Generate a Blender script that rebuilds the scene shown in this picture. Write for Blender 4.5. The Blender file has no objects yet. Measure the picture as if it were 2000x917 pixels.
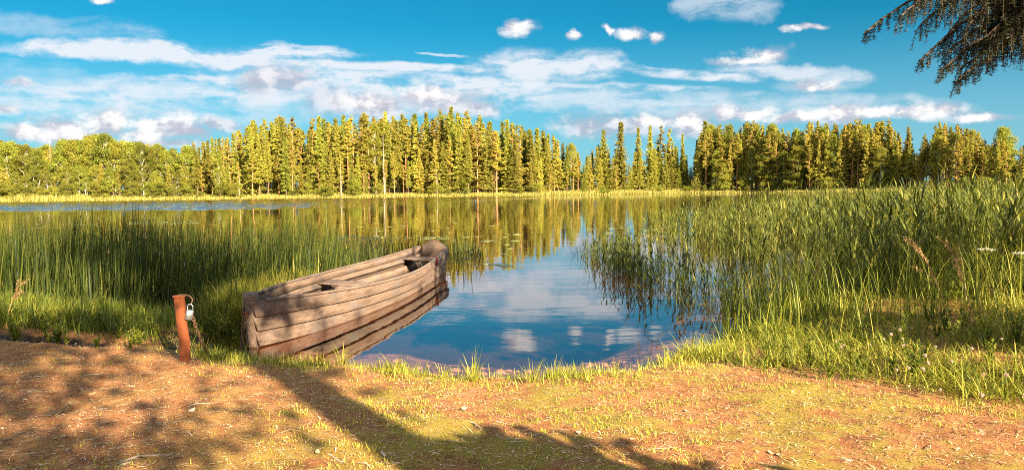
import bpy, math, random
import numpy as np
from mathutils import Vector, Matrix, Euler
random.seed(7); rng = np.random.default_rng(11)
R = math.radians
SC = bpy.context.scene
COL = SC.collection

# ------------------------------------------------------------------ camera
CAMZ, F = 1.62, 1428.0
cam = bpy.data.cameras.new('camera'); camo = bpy.data.objects.new('camera', cam); COL.objects.link(camo)
cam.sensor_width = 36; cam.lens = 36 * F / 2000; cam.clip_end = 3000; cam.clip_start = 0.05
MCAM = Matrix.Translation((0, 0, CAMZ)) @ Euler((R(90 - 3.746), 0, 0)).to_matrix().to_4x4() @ Matrix.Rotation(R(-0.6), 4, 'Z')
camo.matrix_world = MCAM
SC.camera = camo

def pdir(px, py):
    v = MCAM.to_3x3() @ Vector(((px - 1000) / F, -(py - 458.5) / F, -1)); return v.normalized()
def P(px, py, z=0.0):            # where a sight line meets the level z
    d = pdir(px, py); t = (z - CAMZ) / d.z; return Vector((d.x * t, d.y * t, z))
def PD(px, py, dist):            # point on a sight line at a given depth y
    d = pdir(px, py); t = dist / d.y; return Vector((d.x * t, dist, CAMZ + d.z * t))

# ------------------------------------------------------------------ world and sun
SUN_EL, SUN_AZ = R(25), math.atan2(.55, -.835)
w = bpy.data.worlds.new('World'); SC.world = w; w.use_nodes = True
nt = w.node_tree; nt.nodes.clear()
class NB:
    def __init__(s, nt): s.nt = nt
    def new(s, t, **kw):
        n = s.nt.nodes.new(t)
        for k, v in kw.items(): setattr(n, k, v)
        return n
    def put(s, sock, v):
        if isinstance(v, bpy.types.NodeSocket): s.nt.links.new(v, sock)
        elif v is not None: sock.default_value = v
    def m(s, op, a, b=None, c=None, clamp=False):
        n = s.new('ShaderNodeMath', operation=op); n.use_clamp = clamp
        for i, v in enumerate((a, b, c)):
            if v is not None: s.put(n.inputs[i], v)
        return n.outputs[0]
    def vm(s, op, a, b=None, out=0):
        n = s.new('ShaderNodeVectorMath', operation=op); s.put(n.inputs[0], a)
        if b is not None: s.put(n.inputs[1], b)
        return n.outputs[out]
    def mr(s, v, a, b, c=0.0, d=1.0, smooth=True):
        n = s.new('ShaderNodeMapRange', interpolation_type='SMOOTHSTEP' if smooth else 'LINEAR')
        for i, q in enumerate((v, a, b, c, d)): s.put(n.inputs[i], q)
        return n.outputs[0]
    def noise(s, vec, scale, detail=4, rough=.55, dist=0.0, color=False):
        n = s.new('ShaderNodeTexNoise'); s.put(n.inputs['Vector'], vec)
        n.inputs['Scale'].default_value = scale; n.inputs['Detail'].default_value = detail
        n.inputs['Roughness'].default_value = rough; n.inputs['Distortion'].default_value = dist
        return n.outputs['Color' if color else 'Fac']
    def mix(s, f, a, b, mode='MIX'):
        n = s.new('ShaderNodeMix', data_type='RGBA', blend_type=mode)
        s.put(n.inputs[0], f)
        for i, v in ((6, a), (7, b)):
            if isinstance(v, tuple) and len(v) == 3: v = v + (1,)
            s.put(n.inputs[i], v)
        return n.outputs[2]
    def xyz(s, x=0., y=0., z=0.):
        n = s.new('ShaderNodeCombineXYZ')
        for i, v in enumerate((x, y, z)): s.put(n.inputs[i], v)
        return n.outputs[0]
B = NB(nt)
tc = B.new('ShaderNodeTexCoord').outputs['Generated']
sx = B.new('ShaderNodeSeparateXYZ'); nt.links.new(tc, sx.inputs[0])
az = B.m('ARCTAN2', sx.outputs[0], sx.outputs[1]); el = B.m('ARCSINE', sx.outputs[2])
sky = B.new('ShaderNodeTexSky', sky_type='NISHITA'); sky.sun_disc = False
sky.sun_elevation = SUN_EL; sky.sun_rotation = SUN_AZ; sky.air_density = 1.0; sky.dust_density = 0.3; sky.ozone_density = 2.0
SKYTINT = (.028, .355, .435)
base = B.mix(1.0, sky.outputs[0], SKYTINT, 'MULTIPLY')
UV = B.xyz(az, el, 0.0)
wn = B.noise(UV, 9, 6, .6, 0, True)
warp = B.vm('MULTIPLY', B.vm('SUBTRACT', wn, (.5, .5, .5)), (.10, .045, 0))
UVW = B.vm('ADD', UV, warp)
def pae(px, py):
    d = pdir(px, py); return math.atan2(d.x, d.y), math.asin(d.z)
def cumulus(lst, vec):
    acc = None
    for px, py, rx, ry in lst:
        a, e = pae(px, py)
        v = B.vm('MULTIPLY', B.vm('SUBTRACT', vec, (a, e, 0)), (F / rx, F / ry, 0))
        l = B.vm('LENGTH', v, out=1)
        acc = l if acc is None else B.m('SMOOTH_MIN', acc, l, .25)
    return acc
fine = B.noise(B.vm('MULTIPLY', UV, (1, 1.5, 0)), 26, 9, .62)
fin2 = B.noise(B.vm('MULTIPLY', UV, (1, 1.7, 3)), 11, 8, .6)
BRIGHT = [(330, 245, 74, 32), (300, 262, 50, 22), (210, 240, 45, 24), (1490, 108, 52, 20), (1455, 122, 45, 12), (1008, 55, 30, 18), (1114, 66, 14, 10),
          (1222, 62, 38, 14), (1290, 66, 22, 11), (1345, 232, 48, 24), (1420, 222, 45, 16), (1700, 228, 90, 13), (1560, 232, 60, 12), (1935, 232, 60, 9), (1270, 236, 70, 16), (1840, 218, 62, 16), (1780, 228, 50, 13), (1640, 222, 70, 12),
          (1575, 58, 42, 7), (1175, 57, 8, 12), (130, 248, 55, 20), (60, 252, 60, 16), (200, 2, 26, 7), (1600, 172, 36, 14), (1480, 222, 50, 10), (830, 190, 60, 18), (720, 200, 60, 20)]
GREY = [(545, 160, 85, 28), (640, 198, 70, 30), (730, 210, 85, 28), (870, 202, 90, 30), (930, 218, 45, 16), (1150, 245, 75, 26), (1230, 252, 60, 22), (440, 240, 30, 16), (380, 265, 60, 16), (30, 158, 28, 8), (90, 262, 90, 16), (1330, 250, 60, 20), (10, 210, 30, 8), (300, 285, 150, 12)]
cb = cumulus(BRIGHT, UVW); cg = cumulus(GREY, UVW)
fb = B.m('ADD', B.m('SUBTRACT', 1.0, cb), B.m('MULTIPLY', B.m('SUBTRACT', fine, .5), 1.7))
fg = B.m('ADD', B.m('SUBTRACT', 1.0, cg), B.m('MULTIPLY', B.m('SUBTRACT', fine, .5), 1.7))
mb = B.mr(fb, -.22, .70); mg = B.mr(fg, -.25, .75)
fineS = B.noise(B.vm('MULTIPLY', B.vm('ADD', UV, (.010, .014, 0)), (1, 1.5, 0)), 26, 6, .58)
shd = B.m('MULTIPLY', B.m('SUBTRACT', fine, fineS), 2.6)
# long cirrus bands: (start, end, half width, strength)
STREAKS = [((-60, 82), (720, 112), 17, 1.25), ((150, 92), (1080, 138), 9, 1.15), ((900, 128), (1240, 128), 30, .95), ((1180, 130), (1500, 158), 9, 1.0), ((1400, 138), (1720, 158), 13, .8),
           ((500, 88), (690, 100), 5, .75), ((800, 103), (920, 112), 2.5, .75), ((-80, 25), (320, 70), 16, .34), ((260, 152), (560, 145), 6, .85), ((330, 140), (1160, 172), 24, 1.0), ((250, 150), (900, 140), 7, .9), ((700, 150), (1420, 172), 7, .8), ((1180, 190), (1900, 205), 14, .55),
           ((1000, 190), (1500, 205), 26, .7), ((1300, -5), (1530, 25), 26, .55), ((0, 175), (620, 190), 28, .85), ((-60, 185), (300, 205), 30, .85), ((600, 205), (1150, 190), 26, .85), ((1500, 175), (1700, 165), 14, .3), ((1560, 225), (1880, 205), 7, .5),
           ((1350, 6), (1500, 30), 12, .5), ((-60, 130), (200, 160), 22, .3), ((350, 215), (640, 225), 20, .45)]
cir = None; edgen = B.m('MULTIPLY', B.m('SUBTRACT', B.noise(B.vm('MULTIPLY', UVW, (8, 26, 0)), 2.2, 9, .65, .4), .5), 1.5)
for (p0, p1, hw, st) in STREAKS:
    a0, e0 = pae(*p0); a1, e1 = pae(*p1); ang = math.atan2(e1 - e0, a1 - a0); L = math.hypot(a1 - a0, e1 - e0)
    mp = B.new('ShaderNodeMapping', vector_type='TEXTURE'); nt.links.new(UVW if hw > 10 else B.vm('ADD', UV, B.vm('MULTIPLY', warp, (.35, .35, 0))), mp.inputs[0])
    mp.inputs[1].default_value = ((a0 + a1) / 2, (e0 + e1) / 2, 0); mp.inputs[2].default_value = (0, 0, ang); mp.inputs[3].default_value = (L / 2, hw / F * 1.25, 1)
    v = B.vm('ABSOLUTE', mp.outputs[0]); s_ = B.new('ShaderNodeSeparateXYZ'); nt.links.new(v, s_.inputs[0])
    q = B.m('ADD', B.m('POWER', s_.outputs[0], 4.0), B.m('POWER', s_.outputs[1], 1.6))
    k = B.m('MULTIPLY', B.mr(B.m('ADD', B.m('SUBTRACT', 1.0, q), edgen), -.1, .9), st)
    cir = k if cir is None else B.m('MAXIMUM', cir, k)
strn = B.noise(B.vm('MULTIPLY', UVW, (3.2, 17, 0)), 3.0, 9, .62, .6)
cirf = B.m('MULTIPLY', cir, B.mr(B.m('ADD', B.m('MULTIPLY', fine, .45), B.m('MULTIPLY', strn, .75)), .42, .68, .08, 1.1), clamp=True)
fill_clouds = B.m('MULTIPLY', B.mr(B.noise(B.vm('MULTIPLY', tc, (2, 2, 4)), 1.3, 8, .6), .36, .62), B.m('MAXIMUM', B.mr(B.m('ABSOLUTE', az), .85, 1.3), B.mr(el, .42, .62)))   # unseen clouds outside the frame, added as fill light for the shadows

haz = B.m('MULTIPLY', B.mr(el, .22, 0.0), .62)
CW = .465
c1 = B.mix(haz, base, (3.9 * CW, 6.2 * CW, 8.3 * CW))
c2 = B.mix(B.m('MULTIPLY', cirf, .92), c1, (8.2 * CW, 8.6 * CW, 9.2 * CW))
gcol = B.mix(B.mr(B.m('ADD', fin2, shd), .3, .8), (4.7 * CW, 4.9 * CW, 5.9 * CW), (8.6 * CW, 8.3 * CW, 8.7 * CW))
c3 = B.mix(B.m('MULTIPLY', mg, .8), c2, gcol)
bcol = B.mix(B.mr(B.m('ADD', B.m('ADD', B.m('MULTIPLY', fb, .5), B.m('MULTIPLY', fin2, .8)), shd), .25, .95), (5.4 * CW, 5.4 * CW, 6.4 * CW), (10.2 * CW, 9.9 * CW, 9.7 * CW))
c4 = B.mix(B.m('MULTIPLY', mb, .93), c3, bcol)
bg = B.new('ShaderNodeBackground'); bg.inputs[1].default_value = 0.05
c5 = B.mix(fill_clouds, c4, (12.5 * CW, 12 * CW, 11.5 * CW))      # added clouds out of view, brightened to lift the shaded areas
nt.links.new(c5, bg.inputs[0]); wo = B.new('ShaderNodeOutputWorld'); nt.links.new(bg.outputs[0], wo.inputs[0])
w.cycles.sampling_method = 'MANUAL'; w.cycles.sample_map_resolution = 512

sl = bpy.data.lights.new('sun', 'SUN'); sl.energy = 5.0; sl.angle = R(0.53); sl.color = (1.0, .80, .52)
so = bpy.data.objects.new('sun', sl); COL.objects.link(so)
SUNV = Vector((math.sin(SUN_AZ) * math.cos(SUN_EL), math.cos(SUN_AZ) * math.cos(SUN_EL), math.sin(SUN_EL)))
so.rotation_euler = SUNV.to_track_quat('Z', 'Y').to_euler(); so.location = (5, -8, 12)
vs = SC.view_settings; vs.view_transform = 'Standard'; vs.look = 'None'; vs.exposure = 2.2; vs.gamma = 1; vs.use_curve_mapping = False
SC.cycles.filter_width = 1.0; SC.cycles.use_denoising = False; SC.cycles.max_bounces = 8; SC.cycles.transparent_max_bounces = 8
SC.cycles.diffuse_bounces = 3; SC.cycles.glossy_bounces = 3; SC.cycles.transmission_bounces = 4
SC.cycles.caustics_reflective = False; SC.cycles.caustics_refractive = False
#%% ------------------------------------------------------------------ materials
def newmat(name):
    m = bpy.data.materials.new(name); m.use_nodes = True; m.node_tree.nodes.clear()
    b = NB(m.node_tree); out = b.new('ShaderNodeOutputMaterial'); return m, b, out
def leafmat(name, cols, trans=.3, rough=.55, objvar=.25, tcol=None):
    """cols: colours over the per-leaf random attribute"""
    m, b, out = newmat(name)
    at = b.new('ShaderNodeAttribute', attribute_name='rnd').outputs['Fac']
    cr = b.new('ShaderNodeValToRGB'); el_ = cr.color_ramp.elements
    for i, c in enumerate(cols):
        e = el_[i] if i < 2 else el_.new(1.0)
        e.position = i / (len(cols) - 1); 
    for i, c in enumerate(cols): el_[i].color = (*c, 1)
    b.nt.links.new(at, cr.inputs[0])
    oi = b.new('ShaderNodeObjectInfo').outputs['Random']
    hs = b.new('ShaderNodeHueSaturation'); b.put(hs.inputs['Hue'], b.mr(oi, 0, 1, .5 - .010 * objvar / .25, .5 + .018 * objvar / .25, False))
    b.put(hs.inputs['Value'], b.mr(b.m('FRACT', b.m('MULTIPLY', oi, 7.31)), 0, 1, 1 - objvar, 1 + objvar, False)); b.put(hs.inputs['Color'], cr.outputs[0])
    p = b.new('ShaderNodeBsdfPrincipled'); b.put(p.inputs['Base Color'], hs.outputs[0]); p.inputs['Roughness'].default_value = rough
    p.inputs['Specular IOR Level'].default_value = .3
    t = b.new('ShaderNodeBsdfTranslucent'); b.put(t.inputs[0], b.mix(1.0, hs.outputs[0], tcol or (1.25, 1.2, .6), 'MULTIPLY'))
    mx = b.new('ShaderNodeMixShader'); mx.inputs[0].default_value = trans
    b.nt.links.new(p.outputs[0], mx.inputs[1]); b.nt.links.new(t.outputs[0], mx.inputs[2]); b.nt.links.new(mx.outputs[0], out.inputs[0])
    return m
def solid(name, c1, c2, scale=8, rough=.8, stretch=(1, 1, 1), bump=.3, metal=0., detail=6, c3=None, bdist=.01):
    m, b, out = newmat(name)
    tcx = b.new('ShaderNodeTexCoord').outputs['Object']; v = b.vm('MULTIPLY', tcx, stretch)
    n = b.noise(v, scale, detail, .6); n2 = b.noise(v, scale * 5.3, 5, .6)
    col = b.mix(b.mr(n, .32, .68), c1, c2)
    if c3: col = b.mix(b.mr(n2, .52, .75), col, c3)
    p = b.new('ShaderNodeBsdfPrincipled'); b.put(p.inputs['Base Color'], col); p.inputs['Roughness'].default_value = rough; p.inputs['Metallic'].default_value = metal
    bp = b.new('ShaderNodeBump'); bp.inputs['Strength'].default_value = bump; bp.inputs['Distance'].default_value = bdist
    b.put(bp.inputs['Height'], b.m('ADD', n, b.m('MULTIPLY', n2, .6))); b.put(p.inputs['Normal'], bp.outputs[0])
    b.nt.links.new(p.outputs[0], out.inputs[0]); return m

# ------------------------------------------------------------------ mesh helpers
def mesh_np(name, V, Q, mat, rnd=None, parent=None, smooth=False, link=True):
    V = np.asarray(V, np.float32); Q = np.asarray(Q, np.int32); k = Q.shape[1]
    me = bpy.data.meshes.new(name)
    me.vertices.add(len(V)); me.vertices.foreach_set('co', V.ravel())
    me.loops.add(Q.size); me.loops.foreach_set('vertex_index', Q.ravel())
    me.polygons.add(len(Q)); me.polygons.foreach_set('loop_start', np.arange(len(Q), dtype=np.int32) * k); me.polygons.foreach_set('loop_total', np.full(len(Q), k, np.int32))
    if smooth: me.polygons.foreach_set('use_smooth', np.ones(len(Q), bool))
    if rnd is not None:
        a = me.attributes.new('rnd', 'FLOAT', 'POINT'); a.data.foreach_set('value', np.asarray(rnd, np.float32))
    me.update(calc_edges=True); me.materials.append(mat)
    if not link: return me
    o = bpy.data.objects.new(name, me); COL.objects.link(o); o.parent = parent
    return o
def tag(o, label=None, cat=None, group=None, kind=None):
    for k, v in (('label', label), ('category', cat), ('group', group), ('kind', kind)):
        if v: o[k] = v
    return o
def empty(name, loc=(0, 0, 0), rz=0.):
    o = bpy.data.objects.new(name, None); COL.objects.link(o); o.location = loc; o.rotation_euler = (0, 0, rz); o.empty_display_size = .1; return o
def copy_tree(o, parent=None):
    c = o.copy(); COL.objects.link(c); c.parent = parent
    for ch in list(KIDS.get(o.name, ())):
        d = ch.copy(); COL.objects.link(d); d.parent = c
        for g in KIDS.get(ch.name, ()):
            e = g.copy(); COL.objects.link(e); e.parent = d
    return c
KIDS = {}
def kids(o): KIDS[o.name] = list(o.children); return o

class Acc:      # gathers pieces of quads
    def __init__(s): s.V = []; s.Q = []; s.R = []; s.n = 0
    def add(s, V, Q, r):
        V = np.asarray(V, np.float32).reshape(-1, 3); s.V.append(V); s.Q.append(np.asarray(Q, np.int64) + s.n)
        s.R.append(np.broadcast_to(np.asarray(r, np.float32), (len(V),)).copy() if np.ndim(r) == 0 else np.asarray(r, np.float32)); s.n += len(V); return s
    def arr(s): return np.concatenate(s.V), np.concatenate(s.Q), np.concatenate(s.R)
    def build(s, name, mat, parent=None, smooth=False, link=True):
        V, Q, r = s.arr(); return mesh_np(name, V, Q, mat, r, parent, smooth, link)
def ribbons(C, W, S, rnd):
    """C (N,K,3) centre lines, W (N,K) half widths, S (N,3) or (N,K,3) side directions"""
    N, K = C.shape[:2]
    if S.ndim == 2: S = S[:, None, :]
    off = S * W[..., None]
    V = np.stack([C - off, C + off], 2).reshape(-1, 3)
    b = (np.arange(N)[:, None] * K + np.arange(K - 1)[None]) * 2
    Q = np.stack([b, b + 1, b + 3, b + 2], -1).reshape(-1, 4)
    return V, Q, np.repeat(rnd, K * 2)
def blades(base, h, wd, az_, lean, curl, K=4, rnd=None, tip=.08, droop=None):
    """grass-like blades. base (N,3), h length, wd half width, az_ lean direction, lean at root, curl extra lean at tip (radians)"""
    N = len(base); t = np.linspace(0, 1, K)
    ang = lean[:, None] + curl[:, None] * t[None] ** 1.3
    seg = h[:, None] / (K - 1)
    dx = np.sin(ang) * seg; dz = np.cos(ang) * seg
    rr = np.concatenate([np.zeros((N, 1)), np.cumsum(dx[:, :-1], 1)], 1); zz = np.concatenate([np.zeros((N, 1)), np.cumsum(dz[:, :-1], 1)], 1)
    C = np.stack([base[:, 0, None] + rr * np.cos(az_)[:, None], base[:, 1, None] + rr * np.sin(az_)[:, None], base[:, 2, None] + zz], -1)
    W = wd[:, None] * np.clip(1 - t[None] ** 1.8, tip, 1) 
    S = np.stack([-np.sin(az_), np.cos(az_), np.zeros(N)], -1)
    if rnd is None: rnd = rng.random(N)
    return ribbons(C, W, S, rnd)
def tube(acc, pts, rad, n=8, r=0.5, cap=True):
    pts = [Vector(p) for p in pts]; rings = []
    up = Vector((0, 0, 1))
    prev = None
    for i, p in enumerate(pts):
        d = (pts[min(i + 1, len(pts) - 1)] - pts[max(i - 1, 0)]).normalized()
        if prev is None:
            a = d.orthogonal().normalized() if abs(d.z) > .95 else d.cross(up).normalized()
        else:
            a = (prev - d * prev.dot(d)).normalized()
        prev = a; b = d.cross(a); rr = rad[i] if hasattr(rad, '__len__') else rad
        rings.append([p + (a * math.cos(2 * math.pi * k / n) + b * math.sin(2 * math.pi * k / n)) * rr for k in range(n)])
    V = [v for ring in rings for v in ring]; Q = []
    for i in range(len(pts) - 1):
        for k in range(n): Q.append((i * n + k, i * n + (k + 1) % n, (i + 1) * n + (k + 1) % n, (i + 1) * n + k))
    if cap:
        for i in (0, len(pts) - 1):
            c = len(V); V.append(pts[i])
            for k in range(0, n, 2): Q.append((c, i * n + k, i * n + (k + 1) % n, i * n + (k + 2) % n))
    acc.add(np.array([tuple(v) for v in V]), np.array(Q), r)
def rbox(acc, M, sx_, sy_, sz_, bev=.006, r=.5):
    """box with chamfered vertical edges, size sx,sy,sz centred, M matrix"""
    x, y, z = sx_ / 2, sy_ / 2, sz_ / 2; b = min(bev, x * .9, y * .9, z * .9)
    prof = [(x - b, -y), (x, -y + b), (x, y - b), (x - b, y), (-x + b, y), (-x, y - b), (-x, -y + b), (-x + b, -y)]
    ins = [(px_ * (1 - b / x), py_ * (1 - b / y)) for px_, py_ in prof]
    lv = [(ins, -z), (prof, -z + b), (prof, z - b), (ins, z)]
    V = [M @ Vector((a, c, zz)) for pr, zz in lv for a, c in pr]; Q = []
    for i in range(3):
        for k in range(8): Q.append((i * 8 + k, i * 8 + (k + 1) % 8, (i + 1) * 8 + (k + 1) % 8, (i + 1) * 8 + k))
    for o, f in ((0, -1), (24, 1)):
        q = [(0, 1, 2, 3), (0, 3, 4, 7), (4, 5, 6, 7)]
        for a in q: Q.append(tuple(o + j for j in (a if f > 0 else a[::-1])))
    acc.add(np.array([tuple(v) for v in V]), np.array(Q), r)
def vnoise(x, y, s, seed=0):
    """smooth value noise, arrays"""
    x = np.asarray(x, float) * s + 37.1 * seed; y = np.asarray(y, float) * s + 11.7 * seed
    xi = np.floor(x).astype(np.int64); yi = np.floor(y).astype(np.int64); xf = x - xi; yf = y - yi
    def h(a, b): 
        n = (a * 374761393 + b * 668265263 + seed * 974634777) & 0x7fffffff
        n = ((n ^ (n >> 13)) * 1274126177) & 0x7fffffff
        return ((n ^ (n >> 16)) & 0xffff) / 65535.
    u = xf * xf * (3 - 2 * xf); v = yf * yf * (3 - 2 * yf)
    return (h(xi, yi) * (1 - u) + h(xi + 1, yi) * u) * (1 - v) + (h(xi, yi + 1) * (1 - u) + h(xi + 1, yi + 1) * u) * v
def fbm(x, y, s, seed=0, o=4):
    t = 0; a = .5; n = 0
    for i in range(o): t = t + a * vnoise(x, y, s * 2 ** i, seed + i); n += a; a *= .5
    return t / n
def sstep(a, b, x): t = np.clip((np.asarray(x, float) - a) / (b - a), 0, 1); return t * t * (3 - 2 * t)
#%% ------------------------------------------------------------------ terrain
NEAR = [(-400, 90), (-60, 45), (-20, 17), (-12, 11.8), (-7.2, 9.9), (-5.36, 9.2), (-4.3, 8.9), (-3.7, 8.5), (-3.25, 7.9), (-2.95, 7.2), (-2.6, 6.85), (-2.35, 6.7), (-1.85, 6.6), (-1.42, 6.5), (-1.05, 6.24), (-.64, 6.06), (0, 5.9), (.42, 5.96),
        (.85, 6.06), (1.28, 6.32), (1.77, 6.82), (2.25, 7.4), (2.75, 8.2), (3.5, 9.6), (4.8, 11.5), (8, 17), (14, 34), (25, 55), (45, 80), (60, 92), (75, 97), (400, 110)]
FAR = [(-400, 125), (-130, 118), (-84, 121), (-50, 123), (-30, 125), (0, 129), (20, 138), (34, 146), (46, 139), (56, 122), (66, 106), (75, 99), (400, 112)]
nx_, ny_ = np.array(NEAR).T; fx_, fy_ = np.array(FAR).T
def yn(x): return np.interp(x, nx_, ny_)
def yf(x): return np.interp(x, fx_, fy_)
def ground_z(x, y):
    x = np.asarray(x, float); y = np.asarray(y, float)
    s = yn(x) - y + (fbm(x, y, 3.0, 5, 3) - .5) * .22
    slope = np.abs((yn(x + .2) - yn(x - .2)) / .4); s = s / np.sqrt(1 + slope ** 2)
    land = .02 + .13 * (1 - np.exp(-np.maximum(s, 0) / .22)) + .05 * sstep(.4, 2.5, s) + .30 * sstep(2.6, 5.5, x) * sstep(.1, 1.6, s) + .25 * sstep(-3.5, -8, x) * sstep(0, 2, s)
    bed = -.11 * (1 - np.exp(np.minimum(s, 0) / .35)) - .65 * sstep(.55, 3.6, -s) - 1.4 * sstep(4, 30, -s)
    z = np.where(s > 0, land, bed)
    s2 = y - yf(x)
    far = .12 + .35 * sstep(0, 6, s2) + 1.6 * sstep(8, 60, s2)
    z = np.where(s2 > 0, np.maximum(far, z), np.where(s > 0, z, np.maximum(z, -np.clip(-s2, 0, 5) * .25)))
    # peaty hollow between post and bow, and dark bare hollows along the left bank edge
    z = z - .20 * np.exp(-(((x + 3.0) / .40) ** 2 + ((y - 7.6) / .7) ** 2)) * (s > -.3)
    z = z - .07 * np.exp(-(((x + 4.4) / .55) ** 2 + ((y - 6.95) / .16) ** 2))
    z = z + (fbm(x, y, 1.1, 2, 3) - .5) * .05 * (s > 0) + (fbm(x, y, 6, 9, 4) - .5) * .045 * (s > -1.5) * sstep(30, 12, y)
    return z
def gz(x, y): return float(ground_z(np.array([x]), np.array([y]))[0])
def axis(lo, hi, fine_lo, fine_hi, st, gr):
    a = list(np.arange(fine_lo, fine_hi, st)); d = st
    while a[-1] < hi: d *= gr; a.append(a[-1] + d)
    d = st; 
    while a[0] > lo: d *= gr; a.insert(0, a[0] - d)
    return np.array(a)
xs = axis(-900, 900, -6.5, 7, .045, 1.06); ys = axis(-60, 1500, 2.5, 10.5, .045, 1.045)
GX, GY = np.meshgrid(xs, ys); GZ = ground_z(GX, GY)
V = np.stack([GX, GY, GZ], -1).reshape(-1, 3); nX = len(xs); nY = len(ys)
i = (np.arange(nY - 1)[:, None] * nX + np.arange(nX - 1)[None]).ravel(); Q = np.stack([i, i + 1, i + nX + 1, i + nX], -1)
m, b, out = newmat('bank_soil')
geo = b.new('ShaderNodeNewGeometry').outputs['Position']; sp = b.new('ShaderNodeSeparateXYZ'); b.put(sp.inputs[0], geo)
n1 = b.noise(geo, 1.6, 6, .6); n2 = b.noise(geo, 9, 6, .65); n3 = b.noise(b.vm('MULTIPLY', geo, (1, 2.2, 1)), 60, 5, .7); n4 = b.noise(geo, 170, 3, .6)
dirt = b.mix(b.mr(n2, .3, .7), (.42, .165, .058), (.64, .31, .135))
dirt = b.mix(b.mr(n3, .46, .70), dirt, (.17, .075, .035)); dirt = b.mix(b.mr(b.noise(geo, 3.3, 5, .7), .55, .68), dirt, (.26, .11, .05))
dirt = b.mix(b.mr(n4, .60, .75), dirt, (.62, .42, .26))
grs = b.mix(n3, (.26, .25, .03), (.50, .42, .06))
gm = b.m('MULTIPLY', b.m('MULTIPLY', b.mr(b.m('ADD', n1, b.m('MULTIPLY', n2, .5)), .68, .88), .75), b.mr(sp.outputs[0], -2.2, -.6, .25, 1.0))
col = b.mix(gm, dirt, grs)
zz = sp.outputs[2]
bedc = b.mix(b.mr(b.m('ADD', n2, b.m('MULTIPLY', n1, .6)), .68, .92), (.17, .07, .025), (.60, .36, .24))
bedc = b.mix(b.mr(zz, -.17, -.45), bedc, b.mix(n2, (.030, .014, .006), (.13, .05, .018)))
col = b.mix(b.mr(zz, .035, -.02), col, bedc)
def blob(cx, cy, rx, ry):
    v = b.vm('MULTIPLY', b.vm('SUBTRACT', geo, (cx, cy, 0)), (1 / rx, 1 / ry, 0)); return b.mr(b.m('ADD', b.vm('LENGTH', v, out=1), b.m('MULTIPLY', n2, .7)), 1.35, .95)
mud = b.m('MAXIMUM', blob(-3.0, 7.6, .8, 1.0), b.m('MAXIMUM', blob(-4.45, 6.95, .75, .2), blob(-5.6, 7.6, .4, .16)))
col = b.mix(mud, col, b.mix(n3, (.012, .008, .006), (.05, .028, .016)))
col = b.mix(b.m('MULTIPLY', b.mr(sp.outputs[1], 8.2, 10), b.mr(zz, -.02, .06)), col, b.mix(n3, (.06, .06, .015), (.14, .12, .03)))
far_m = b.mr(sp.outputs[1], 40, 70); col = b.mix(far_m, col, b.mix(n1, (.20, .19, .04), (.10, .10, .025)))
p = b.new('ShaderNodeBsdfPrincipled'); b.put(p.inputs['Base Color'], col); b.put(p.inputs['Roughness'], b.mr(mud, 0, 1, .92, .5))
p.inputs['Specular IOR Level'].default_value = .25
bp = b.new('ShaderNodeBump'); bp.inputs['Strength'].default_value = 1.0; bp.inputs['Distance'].default_value = .035; b.put(bp.inputs['Height'], b.m('ADD', b.m('ADD', n3, b.m('MULTIPLY', n2, 1.2)), b.m('MULTIPLY', n4, .4))); b.put(p.inputs['Normal'], bp.outputs[0])
b.nt.links.new(p.outputs[0], out.inputs[0])
tag(mesh_np('ground', V, Q, m, smooth=True), kind='structure')

# water
m, b, out = newmat('lake_water')
geo = b.new('ShaderNodeNewGeometry').outputs['Position']; sp = b.new('ShaderNodeSeparateXYZ'); b.put(sp.inputs[0], geo)
wy = sp.outputs[1]; wx = sp.outputs[0]
wn1 = b.noise(b.vm('MULTIPLY', geo, (.45, 1.0, 1)), 3.2, 3, .5); wn2 = b.noise(b.vm('MULTIPLY', geo, (.25, 1, 1)), .55, 3, .5)
wn3 = b.noise(b.vm('MULTIPLY', geo, (.5, 1, 1)), 1.2, 6, .6)
hgt = b.m('ADD', b.m('MULTIPLY', wn1, .0011), b.m('MULTIPLY', wn2, .006))
bp = b.new('ShaderNodeBump'); bp.inputs['Strength'].default_value = 1; bp.inputs['Distance'].default_value = 1.0; b.put(bp.inputs['Height'], hgt)
cosi = b.m('ABSOLUTE', b.vm('DOT_PRODUCT', b.new('ShaderNodeNewGeometry').outputs['Incoming'], bp.outputs[0], out=1)); frs = b.m('ADD', .03, b.m('MULTIPLY', .97, b.m('POWER', b.m('SUBTRACT', 1.0, cosi, clamp=True), 3.8)), clamp=True)   # Schlick, the same from both sides
gl = b.new('ShaderNodeBsdfGlossy'); gl.inputs['Color'].default_value = (.93, .95, .96, 1); b.put(gl.inputs['Roughness'], b.mr(wy, 12, 70, .022, .05)); b.put(gl.inputs['Normal'], bp.outputs[0])
tr = b.new('ShaderNodeBsdfTransparent'); tr.inputs[0].default_value = (.86, .70, .52, 1)
mx = b.new('ShaderNodeMixShader'); b.put(mx.inputs[0], frs); b.nt.links.new(tr.outputs[0], mx.inputs[1]); b.nt.links.new(gl.outputs[0], mx.inputs[2])
b.nt.links.new(mx.outputs[0], out.inputs[0])
wxs = np.concatenate([[-600, -300, -150, -110], np.arange(-92, 12, .34), [16, 22, 30, 45, 70, 120, 300, 600]])
wys = np.concatenate([[3, 6, 10, 15, 20, 30, 40, 50], np.arange(56, 128, .13), [129, 135, 145, 170]])
WX, WY = np.meshgrid(wxs, wys); ed_ = WY + (fbm(WX, WY, .05, 61, 3) - .5) * 9
msk = sstep(57, 64, ed_) * sstep(130, 124, WY) * sstep(-.10, -.40, WX / WY + (ed_ - 66) * -.0042)
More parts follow.
